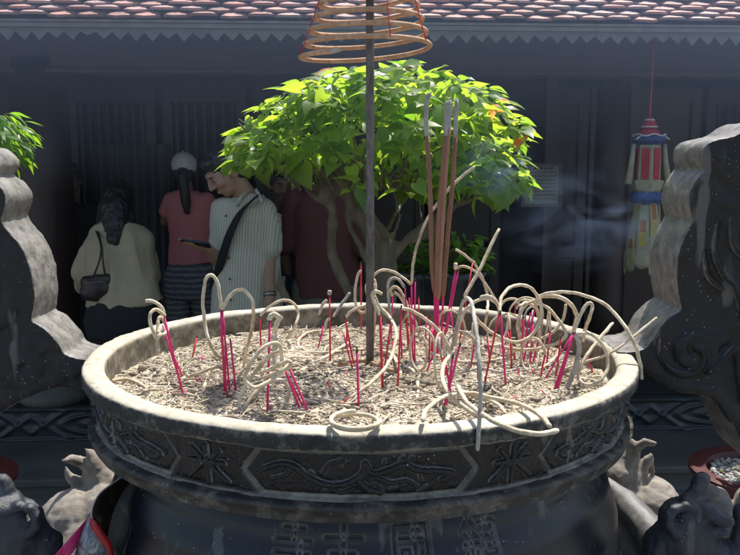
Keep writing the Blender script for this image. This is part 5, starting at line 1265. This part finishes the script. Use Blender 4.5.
# --- bowing woman in beige with a shoulder bag
def beige():
    Y = 4.20; b = P(118, 300, Y); root = thing('person', (b.x, Y, SZ), 'bowing person in a beige blouse and black trousers seen from behind at the left', 'person')
    fw = Vector((-.25, .9, -.45)); hc = P(117, 205, Y+.18)
    hd, hair, eyes, hq, HM = headgeo(hc, fw, (0, .4, 1), .98)
    shL = P(97, 238, Y+.05); shR = P(138, 236, Y+.06); elL = P(85, 272, Y+.05); wrL = P(84, 290, Y+.25); elR = P(150, 275, Y+.10); wrR = P(140, 280, Y+.30)
    hips = P(122, 312, Y-.02)
    ft = [Vector((hips.x+sx*.10, Y+.02, SZ)) for sx in (-1, 1)]
    g = [hd, chain([P(117, 226, Y+.10), hc-Vector((0, .03, .05))], [.05, .046]), chain([shL, elL, wrL], [.045, .036, .026]), chain([shR, elR, wrR], [.045, .036, .026]), hand(wrL, (.2, 1, .2), (0, 0, -1), .95, .5, 1), hand(wrR, (-.3, 1, .2), (0, 0, -1), .95, .5, -1),
         loft([(P(117, 235, Y+.07), .15, .08), (P(118, 265, Y+.02), .14, .1), (P(121, 300, Y), .15, .11)], (1, 0, 0))]
    for f_, sx in zip(ft, (-1, 1)): g.append(chain([hips+Vector((sx*.09, 0, -.05)), Vector((f_.x, Y+.06, (hips.z+SZ)/2)), f_+Vector((0, 0, .08))], [.09, .06, .042])); g.append(chain([f_+Vector((0, 0, .04)), f_+Vector((0, .12, .035))], [.034, .03]))
    part('body', join(*g), m_skin2, root, .006, 4)
    hr = join(hair, chain([hq(0, -.07, .02), hq(0, -.085, -.06), P(116, 226, Y+.02), P(114, 240, Y-.035)], [.075, .082, .066, .045]), chain([hq(-.04, -.06, -.03), P(101, 232, Y+.02)], [.05, .03]), chain([hq(.04, -.06, -.03), P(132, 232, Y+.02)], [.05, .03]))
    part('hair', hr, m_hair, root, .006, 3, .006, 30)
    sh = join(loft([(P(117, 224, Y+.08), .075, .06), (P(117, 230, Y+.07), .145, .085), (P(118, 243, Y+.05), .182, .11), (P(119, 262, Y+.02), .178, .125), (P(121, 282, Y), .185, .135), (P(124, 297, Y-.01), .200, .145), (P(125, 303, Y-.01), .205, .147)], (1, 0, 0)),
              chain([shL+Vector((.03, 0, 0)), shL.lerp(elL, .5), elL, elL.lerp(wrL, .8)], [.066, .064, .060, .048]), chain([shR+Vector((-.03, 0, 0)), shR.lerp(elR, .5), elR, elR.lerp(wrR, .8)], [.066, .062, .056, .045]))
    part('blouse', sh, cloth('beige linen', (.40, .335, .22), (.33, .275, .18)), root, VX, 3, .020, 6)
    tl = [loft([(P(125, 300, Y-.01), .18, .14), (P(125, 318, Y-.02), .20, .16), (P(125, 335, Y-.02), .19, .15)], (1, 0, 0))]
    for sx, f_ in zip((-1, 1), ft): tl.append(chain([hips+Vector((sx*.09, 0, -.06)), Vector((f_.x, Y+.06, (hips.z+SZ)/2)), f_+Vector((0, 0, .10))], [.105, .08, .07]))
    part('trousers', join(*tl), cloth('black trousers', (.010, .010, .012)), root, .008, 3, .006)
    for f_ in ft: obj('shoe', (lambda g: (g[0], g[1]))(remesh(chain([f_+Vector((0, -.04, .04)), f_+Vector((0, .16, .034))], [.042, .036]), .008, 2)), m_shoe, root)
    # bag
    bc = P(97, 288, Y-.12); bag = thing('shoulder_bag', bc, 'dark brown shoulder bag hanging on the back of the bowing person in beige', 'bag')
    m_bag = simple('dark brown leather', (.03, .018, .014), (.018, .012, .010), 20, .45, .3)
    g3 = remesh(join(ell(bc, (.075, .045, .060)), ell(bc+Vector((-.02, 0, -.02)), (.065, .045, .05)), chain([bc+Vector((-.05, 0, .03)), bc+Vector((.05, 0, .045))], [.03, .03])), .005, 4); obj('pouch', fold(g3, .006, 14), m_bag, bag)
    s_ = crom([P(92, 280, Y-.13), P(99, 262, Y-.14), P(101, 248, Y-.12), P(98, 236, Y-.06), P(95, 229, Y+.04)], 6); s2 = crom([P(106, 280, Y-.13), P(103, 262, Y-.15), P(102, 248, Y-.125), P(99, 236, Y-.065), P(96, 229, Y+.03)], 6)
    obj('strap', join(tube(s_, [(.007, .003)]*len(s_), 8), tube(s2, [(.006, .003)]*len(s2), 8)), m_bag, bag)
    obj('zip', tube(crom([bc+Vector((-.05, -.046, .03)), bc+Vector((0, -.052, .035)), bc+Vector((.05, -.045, .04))], 5), .002, 6), simple('brass zip', (.4, .3, .12), None, 9, .4, 0, metal=.8), bag)
beige()
# --- simple standing figures behind
def stander(px, pyh, Y, label, c_sh, c_tr, yaw_f, k=1.0, skin=None, long_=False, hairy=True, hem=292):
    b = P(px, 250, Y); root = thing('person', (b.x, Y, SZ), label, 'person'); hc = P(px, pyh, Y); fw = Vector((math.sin(yaw_f), math.cos(yaw_f), -.15))
    sd = Vector((math.cos(yaw_f), -math.sin(yaw_f), 0)); F3 = Vector((math.sin(yaw_f), math.cos(yaw_f), 0)); up = Vector((0, 0, 1))
    hd, hair, eyes, hq, HM = headgeo(hc, fw, (0, 0, 1), k); H = hc.z-SZ
    a = lambda x, y, z: Vector((b.x, Y, SZ))+sd*x*k+F3*y*k+up*(z*H/1.53)
    g = [hd, chain([a(0, -.01, 1.36), hc-up*.06], [.05, .048])]
    for s in (-1, 1):
        sh, el, wr_ = a(s*.18, 0, 1.33), a(s*.225, -.03, 1.06), a(s*.21, .07, .84)
        g += [chain([sh, el, wr_], [.045, .038, .027]), hand(wr_, (0, 0, -1)+F3*.2 if False else Vector((0, 0, -1))+F3*.2, -sd*s, 1, .4, s if False else -s),
              chain([a(s*.09, 0, .88), a(s*.095, .02, .48), a(s*.10, -.01, .08)], [.085, .058, .042]), chain([a(s*.10, -.02, .045), a(s*.11, .13, .035)], [.034, .03])]
    g.append(loft([(a(0, 0, .85), .14, .1), (a(0, 0, 1.0), .13, .095), (a(0, 0, 1.2), .15, .1), (a(0, 0, 1.34), .13, .08)], sd))
    part('body', join(*g), skin or m_skin2, root, .0066, 4)
    if hairy: part('hair', hair, m_hair, root, .007, 3, .004, 40)
    obj('eyes', eyes, m_hair, root)
    sh = [loft([(a(0, 0, .83), .185, .13), (a(0, 0, .95), .180, .13), (a(0, 0, 1.12), .17, .122), (a(0, 0, 1.26), .19, .115), (a(0, 0, 1.335), .165, .09), (a(0, 0, 1.385), .07, .06)], sd)]
    for s in (-1, 1):
        sh_, el, wr_ = a(s*.165, 0, 1.32), a(s*.225, -.03, 1.06), a(s*.21, .07, .84)
        sh.append(chain([sh_, sh_.lerp(el, .5), sh_.lerp(el, .85)], [.068, .070, .074]) if not long_ else chain([sh_, el, wr_], [.066, .055, .042]))
    part('shirt', join(*sh), cloth(label[-28:]+' cloth', c_sh), root, VX, 4, .010, 6)
    tl = [loft([(a(0, 0, .80), .165, .12), (a(0, 0, .93), .16, .115)], sd)]
    for s in (-1, 1): tl.append(chain([a(s*.09, 0, .86), a(s*.097, .02, .48), a(s*.10, -.01, .10)], [.10, .08, .07]))
    part('trousers', join(*tl), cloth(label[-28:]+' trouser cloth', c_tr), root, .008, 3, .008)
    for s in (-1, 1): obj('shoe', (lambda g: (g[0], g[1]))(remesh(chain([a(s*.10, -.05, .04), a(s*.115, .16, .034)], [.044, .036]), .009, 2)), m_shoe, root)
stander(327, 158, 4.30, 'person in a maroon T shirt and grey trousers standing behind the bonsai trunk', (.11, .034, .036), (.15, .145, .125), R(12), 1.04)
stander(284, 186, 4.46, 'dim person in dark navy clothes between the striped shirt and the maroon shirt', (.015, .022, .045), (.012, .018, .040), R(170), .95, long_=True)
stander(68, 181, 5.1, 'dim person in black clothes far left behind the bowing person', (.016, .017, .022), (.012, .012, .016), R(160), .92, long_=True)  # clothes coloured darker so this figure looks shaded
# ---------------------------------------------------------------- hanging paper lantern with streamers
LY = 3.98
def lantern():
    c = P(648, 160, LY); t = thing('hanging_lantern', (c.x, LY, P(648, 272, LY).z), 'tall hanging cloth ornament with a red tiered top, blue collars and yellow streamers', 'lantern')
    m_c = simple('cream brocade', (.34, .33, .22), (.26, .25, .17), 30, .8, .2); m_r = simple('red brocade', (.42, .035, .045), (.30, .03, .04), 40, .8, .2)
    m_b = simple('blue brocade', (.05, .09, .24), (.03, .05, .15), 40, .8, .2); m_w = simple('silver white piping', (.55, .56, .55), None, 30, .6, .1)
    m_y = simple('yellow brocade', (.42, .33, .08), (.30, .27, .10), 24, .8, .2); m_o = simple('orange brocade', (.42, .18, .05), None, 24, .8, .2)
    z = lambda py: P(648, py, LY).z; s = LY/FPX
    x0 = c.x
    def dome(pr, mat, name, par, n=6):
        pr = [(r*s*1.15, z(y)) for r, y in pr]; V, F = lathe(pr, (x0, LY), n); return obj(name, (V, F), mat, par, smooth=False)
    obj('string', tube([(x0, LY, z(118)), (x0+.003, LY, z(60)), (x0+.003, LY+.05, 2.33)], .003, 6), m_r, t)
    obj('tassel_top', tube([(x0, LY, z(120)), (x0, LY, z(88))], [.006, .003], 8), m_r, t)
    top = dome([(0, 116), (3, 118), (4, 121), (7, 126), (5, 128.5), (9, 133), (10, 136), (0, 137)], m_r, 'red_top', t, 16)
    for yy, rr_ in ((120, 4.2), (127, 7.5), (135, 10.2)): obj('piping', tube(crom([(x0+rr_*s*math.cos(a), LY+rr_*s*math.sin(a), z(yy)) for a in [i*math.pi/4 for i in range(8)]], 4, True), .0042, 6, closed=True), m_w, top)
    col = dome([(0, 135), (11, 136), (15, 137), (14, 141), (9, 145), (0, 146)], m_b, 'blue_collar', t, 12)
    for sx in (-1, 1):
        obj('scroll', tube([(x0+sx*(16-4.5*k_*1.0+0)*s*1.0+sx*(-3.4+3.6*math.cos(k_*2.2))*s, LY-.055*(1-.2*k_), z(140)+3.3*s*math.sin(k_*2.2)) for k_ in [i*.18 for i in range(14)]], .0038, 6), m_w, col)
    obj('piping', tube(crom([(x0+15.4*s*math.cos(a), LY+15.4*s*math.sin(a), z(136.5)+(.010 if i % 2 else 0)) for i, a in enumerate([i*math.pi/6 for i in range(12)])], 4, True), .0042, 6, closed=True), m_w, col)
    body = dome([(0, 145), (10, 145), (11, 181), (0, 182)], m_c, 'body', t, 6)
    for a in range(6):
        an = math.pi/6+a*math.pi/3; r_ = 11.2*s; p = Vector((x0+r_*math.sin(an), LY-r_*math.cos(an), (z(148)+z(179))/2)); obj('red_panel', box(p, (7.6*s, .004, z(148)-z(179)), rz=an), m_r, body, smooth=False)
    dome([(0, 180), (13, 180), (14.5, 181.5), (12, 190), (10.5, 192), (0, 192)], m_c, 'cream_tray', t, 6)
    bc = dome([(0, 191), (12, 192), (15, 196), (15, 199), (12, 203), (0, 203)], m_b, 'blue_ring', t, 16)
    obj('piping', join(*[tube(crom([(x0+r_*s*math.cos(a), LY+r_*s*math.sin(a), z(y_)+.006*math.sin(a*6)) for a in [i*math.pi/12 for i in range(24)]], 2, True), .0036, 6, closed=True) for r_, y_ in ((13, 193.5), (15.6, 198), (13, 202))]), m_w, bc)
    for sx in (-1, 1): obj('side_tube', tube([(x0+sx*15*s, LY-.01, z(144)), (x0+sx*16.5*s, LY-.01, z(160)), (x0+sx*20*s, LY-.02, z(184))], [.010, .013, .018], 10), m_c, t)
    for k_ in range(8):
        a = k_*math.pi/4+.35; r0 = 11*s; r1 = 18*s; w0 = .045; w1 = .072; V, F = [], []; n = 22
        ca, sa = math.cos(a), math.sin(a); ln = 272-(k_ % 3)*4
        for i in range(n+1):
            f = i/n; yy = 203+(ln-203)*f; r_ = r0+(r1-r0)*f+.006*math.sin(f*7+k_); wd = w0+(w1-w0)*f
            for j in range(5):
                u = (j/4-.5)*wd; zz = z(yy)+(.018*(1-abs(j-2)/2)*-1 if i == n else 0); V.append(Vector((x0+r_*ca-u*sa, LY+r_*sa+u*ca, zz)))
        for i in range(n):
            for j in range(4): F.append((i*5+j, i*5+j+1, (i+1)*5+j+1, (i+1)*5+j))
        mi = [(1 if (i//5+k_) % 3 == 1 and j in (1, 2) else (2 if (i//6+k_) % 4 == 2 and j in (1, 2) else 0)) for i in range(n) for j in range(4)]
        sm_ = obj('streamer', (V, F), None, t, mats=[m_c, m_y, m_o], mi=mi)
        md = sm_.modifiers.new('thickness', 'SOLIDIFY'); md.thickness = .002
lantern()
# ---------------------------------------------------------------- incense packet wedged between burner and the left beast head
def packet():
    Y = 1.30; c = P(110, 510, Y); t = thing('incense_packet', c, 'open silver and red incense packet leaning on the burner at the lower left', 'packet')
    m_s, nt, b, out = newmat('silver printed foil'); r = ramp(nt, noise_n(nt, 34, 4, .6, dist=1.5).outputs[0], [(.40, (.30, .30, .31)), (.50, (.10, .10, .11)), (.60, (.42, .42, .42)), (.72, (.30, .08, .08))])
    nt.links.new(r.outputs[0], b.inputs['Base Color']); b.inputs['Metallic'].default_value = .35; b.inputs['Roughness'].default_value = .4
    m_k, nt, b, out = newmat('dark gold printed inside'); r = ramp(nt, noise_n(nt, 26, 6, .6, dist=1).outputs[0], [(.5, (.015, .010, .008)), (.66, (.16, .10, .03)), (.75, (.02, .012, .01))]); nt.links.new(r.outputs[0], b.inputs['Base Color']); b.inputs['Roughness'].default_value = .4
    m_rd = simple('red packet band', (.50, .02, .02), None, 9, .4, .1)
    near = [P(127, 474.5, Y+.03), P(113, 484, Y), P(100, 494.5, Y-.03), P(93.5, 507, Y-.05), P(92.5, 517, Y-.06), P(97, 523, Y-.07), P(104, 533, Y-.07), P(111, 543, Y-.065), P(113.5, 556, Y-.06), P(112, 575, Y-.06)]
    far = [P(133, 478, Y+.03), P(123, 492, Y+.015), P(115, 508, Y-.0), P(110, 524, Y-.01), P(108, 536, Y-.015), P(108, 546, Y-.02), P(109.5, 553, Y-.03), P(111.5, 558, Y-.045), P(113, 566, Y-.05), P(112, 576, Y-.055)]
    cn, cf = crom(near, 5), crom(far, 5)
    def strip(a, b_): 
        n = len(a); V = list(a)+list(b_); return V, [(i, i+1, n+i+1, n+i) for i in range(n-1)]
    o = obj('inner_face', strip(cn, cf), m_k, t); md = o.modifiers.new('thickness', 'SOLIDIFY'); md.thickness = .0006
    # red lip along the near edge, broad below, thin and white rimmed above
    w_ = [.0022+.0105*max(0, min(1, (i-12)/12)) for i in range(len(cn))]
    lip = [p+Vector((-.35*w, -.45*w, -.85*w)) for p, w in zip(cn, w_)]; o = obj('red_band', strip(cn, lip), m_rd, t); md = o.modifiers.new('thickness', 'SOLIDIFY'); md.thickness = .0008
    outer = [p+Vector((-.012-.020*min(1, i/20), .0, -.075*min(1, i/18))) for i, p in enumerate(lip)]
    o = obj('outer_face', strip([p+Vector((0, .0006, 0)) for p in lip], outer), m_s, t); md = o.modifiers.new('thickness', 'SOLIDIFY'); md.thickness = .0006
    obj('fold_edge', tube([p+Vector((-.001, -.001, .001)) for p in cn[:22]], .0012, 6), simple('white foil edge', (.6, .55, .53), None, 9, .4, 0), t)
    for k_ in range(5):
        a = P(88+k_*.5, 519+k_*2.2, Y-.03+.004*k_); b_ = P(52+k_*1.5, 560+k_*2.5, Y-.10+.004*k_); f = thing('incense_stick', b_, 'magenta end of an unlit stick beside the silver and red packet', 'incense stick', 'unlit stick ends beside the packet')
        obj('bamboo_stick', tube([a, b_], .0018, 6), m_mag, f)
packet()
# ---------------------------------------------------------------- dry leaf and petals on the ash, weed on the flank
c = PZ(547, 341, AZ+.012); V, F, A = [], [], []; place_leaf(V, F, A, heart(.038, .032), c, Vector((.8, -.5, .1)), Vector((0, -.4, 1)), 1)
o = obj('dry_leaf', (V, F), simple('dry brown leaf', (.30, .11, .035), (.20, .07, .025), 60, .7, .3), origin=c); tag(o, 'curled dry brown leaf lying on the ash inside the right ring of ash', 'leaf')
for px, py, lab in ((255, 325, 'yellow green petal lying by the back wall at the left'), (335, 319, 'yellow green petal lying by the back wall near the white capped stub')):
    c = PZ(px, py, AZ+.006); V, F, A = [], [], []
    for k_ in range(3): place_leaf(V, F, A, narrow(.018, .010), c+Vector((k_*.005, 0, .001*k_)), Vector((math.cos(k_*2), math.sin(k_*2), .3)), Vector((0, 0, 1)), 1)
    o = obj('petal', (V, F), simple('yellow green petal', (.50, .62, .06), None, 50, .6, 0), origin=c); tag(o, lab, 'petal')
c = P(637, 507, 1.66); V, F, A = [], [], []; rr = random.Random(2)
for k_ in range(14):
    a = rr.uniform(0, 6.28); place_leaf(V, F, A, narrow(.010, .008), c+Vector((rr.uniform(-.006, .006), rr.uniform(-.006, 0), rr.uniform(-.014, .010))), Vector((math.cos(a), -.5, math.sin(a))), Vector((0, -1, .5)), rr.random()*.5)
o = obj('tiny_weed', (V, F), m_leaf2, attr=A, origin=c); tag(o, 'tiny green weed growing on the pale stone flank at the right', 'weed')
# ---------------------------------------------------------------- smoke: thin blue wisps, and the smoky air
def smoke(name, c, s, label, dens, scale=5.0, lo=.50, hi=.72):
    o = obj(name, box(c, s), None, mats=[], origin=c, smooth=False); m = bpy.data.materials.new('wisps of smoke'); m.use_nodes = True; nt = m.node_tree; nt.nodes.clear()
    out = nt.nodes.new('ShaderNodeOutputMaterial'); v = nt.nodes.new('ShaderNodeVolumePrincipled'); v.inputs['Color'].default_value = (.45, .64, 1, 1); v.inputs['Anisotropy'].default_value = .35
    n = noise_n(nt, scale, 5, .55, dist=2.2, sc=(1, 1, 1.6)); r = ramp(nt, n.outputs[0], [(lo, 0), (hi, 1)])
    tc = N(nt, 'ShaderNodeTexCoord'); mp = N(nt, 'ShaderNodeMapping'); mp.inputs['Scale'].default_value = (2/s[0], 2/s[1], 2/s[2]); nt.links.new(tc.outputs['Object'], mp.inputs[0])
    ln = N(nt, 'ShaderNodeVectorMath', operation='LENGTH'); nt.links.new(mp.outputs[0], ln.inputs[0]); f = N(nt, 'ShaderNodeMapRange'); nt.links.new(ln.outputs['Value'], f.inputs[0]); f.inputs[1].default_value = 1.0; f.inputs[2].default_value = .3; f.inputs[3].default_value = 0; f.inputs[4].default_value = dens
    mm = N(nt, 'ShaderNodeMath', operation='MULTIPLY'); nt.links.new(r.outputs[0], mm.inputs[0]); nt.links.new(f.outputs[0], mm.inputs[1]); nt.links.new(mm.outputs[0], v.inputs['Density']); nt.links.new(v.outputs[0], out.inputs['Volume'])
    o.data.materials.append(m); tag(o, label, 'smoke', kind='stuff'); return o
smoke('smoke', P(580, 215, 2.1), (.50, .30, .34), 'thin blue incense smoke drifting right of the bonsai', 1.5, 6, .46, .74)
smoke('smoke', P(497, 165, 2.1), (.22, .2, .2), 'faint blue smoke at the tip of the tallest ash beside the leaves', 2.0, 9, .48, .62)
HZ = obj('haze', box((0, 50, 17.3), (110, 150, 36.6)), None, mats=[], smooth=False); m = bpy.data.materials.new('smoky air'); m.use_nodes = True; nt = m.node_tree; nt.nodes.clear()
out = nt.nodes.new('ShaderNodeOutputMaterial'); v = nt.nodes.new('ShaderNodeVolumePrincipled'); v.inputs['Color'].default_value = (.80, .86, 1, 1); v.inputs['Anisotropy'].default_value = .8; v.inputs['Density'].default_value = HAZE_D if 'HAZE_D' in globals() else .0012
nt.links.new(v.outputs[0], out.inputs['Volume']); HZ.data.materials.append(m); tag(HZ, 'thin smoky haze filling the courtyard air', 'haze', kind='stuff')
# keep the haze near the courtyard
for vv in HZ.data.vertices:
    vv.co = Vector((math.copysign(7, vv.co.x), 10.5 if vv.co.y > 50 else -3.0, 4.9 if vv.co.z > 10 else -1.0))
HZ.data.update()

def veil():
    x0, x1, y0, y1, z0, z1 = -2.6, 2.8, 1.9, 3.9, 1.55, 2.95
    o = obj('smoke', box(((x0+x1)/2, (y0+y1)/2, (z0+z1)/2), (x1-x0, y1-y0, z1-z0)), None, mats=[], origin=(0, 0, 0), smooth=False); m = bpy.data.materials.new('rising smoke veil'); m.use_nodes = True; nt = m.node_tree; nt.nodes.clear()
    out = nt.nodes.new('ShaderNodeOutputMaterial'); v = nt.nodes.new('ShaderNodeVolumePrincipled'); v.inputs['Color'].default_value = (.50, .66, 1, 1); v.inputs['Anisotropy'].default_value = .4
    tc = N(nt, 'ShaderNodeTexCoord'); sx = N(nt, 'ShaderNodeSeparateXYZ'); nt.links.new(tc.outputs['Object'], sx.inputs[0])
    f = N(nt, 'ShaderNodeMapRange'); nt.links.new(sx.outputs[2], f.inputs[0]); f.inputs[1].default_value = 1.55; f.inputs[2].default_value = 2.15; f.inputs[3].default_value = 0; f.inputs[4].default_value = VEIL
    n = noise_n(nt, 1.1, 3, .5); r = ramp(nt, n.outputs[0], [(.25, .75), (.75, 1)])
    mm = N(nt, 'ShaderNodeMath', operation='MULTIPLY'); nt.links.new(r.outputs[0], mm.inputs[0]); nt.links.new(f.outputs[0], mm.inputs[1]); nt.links.new(mm.outputs[0], v.inputs['Density']); nt.links.new(v.outputs[0], out.inputs['Volume'])
    o.data.materials.append(m); tag(o, 'pale bluish veil of incense smoke risen under the eave', 'smoke', kind='stuff')
VEIL = .052
veil()
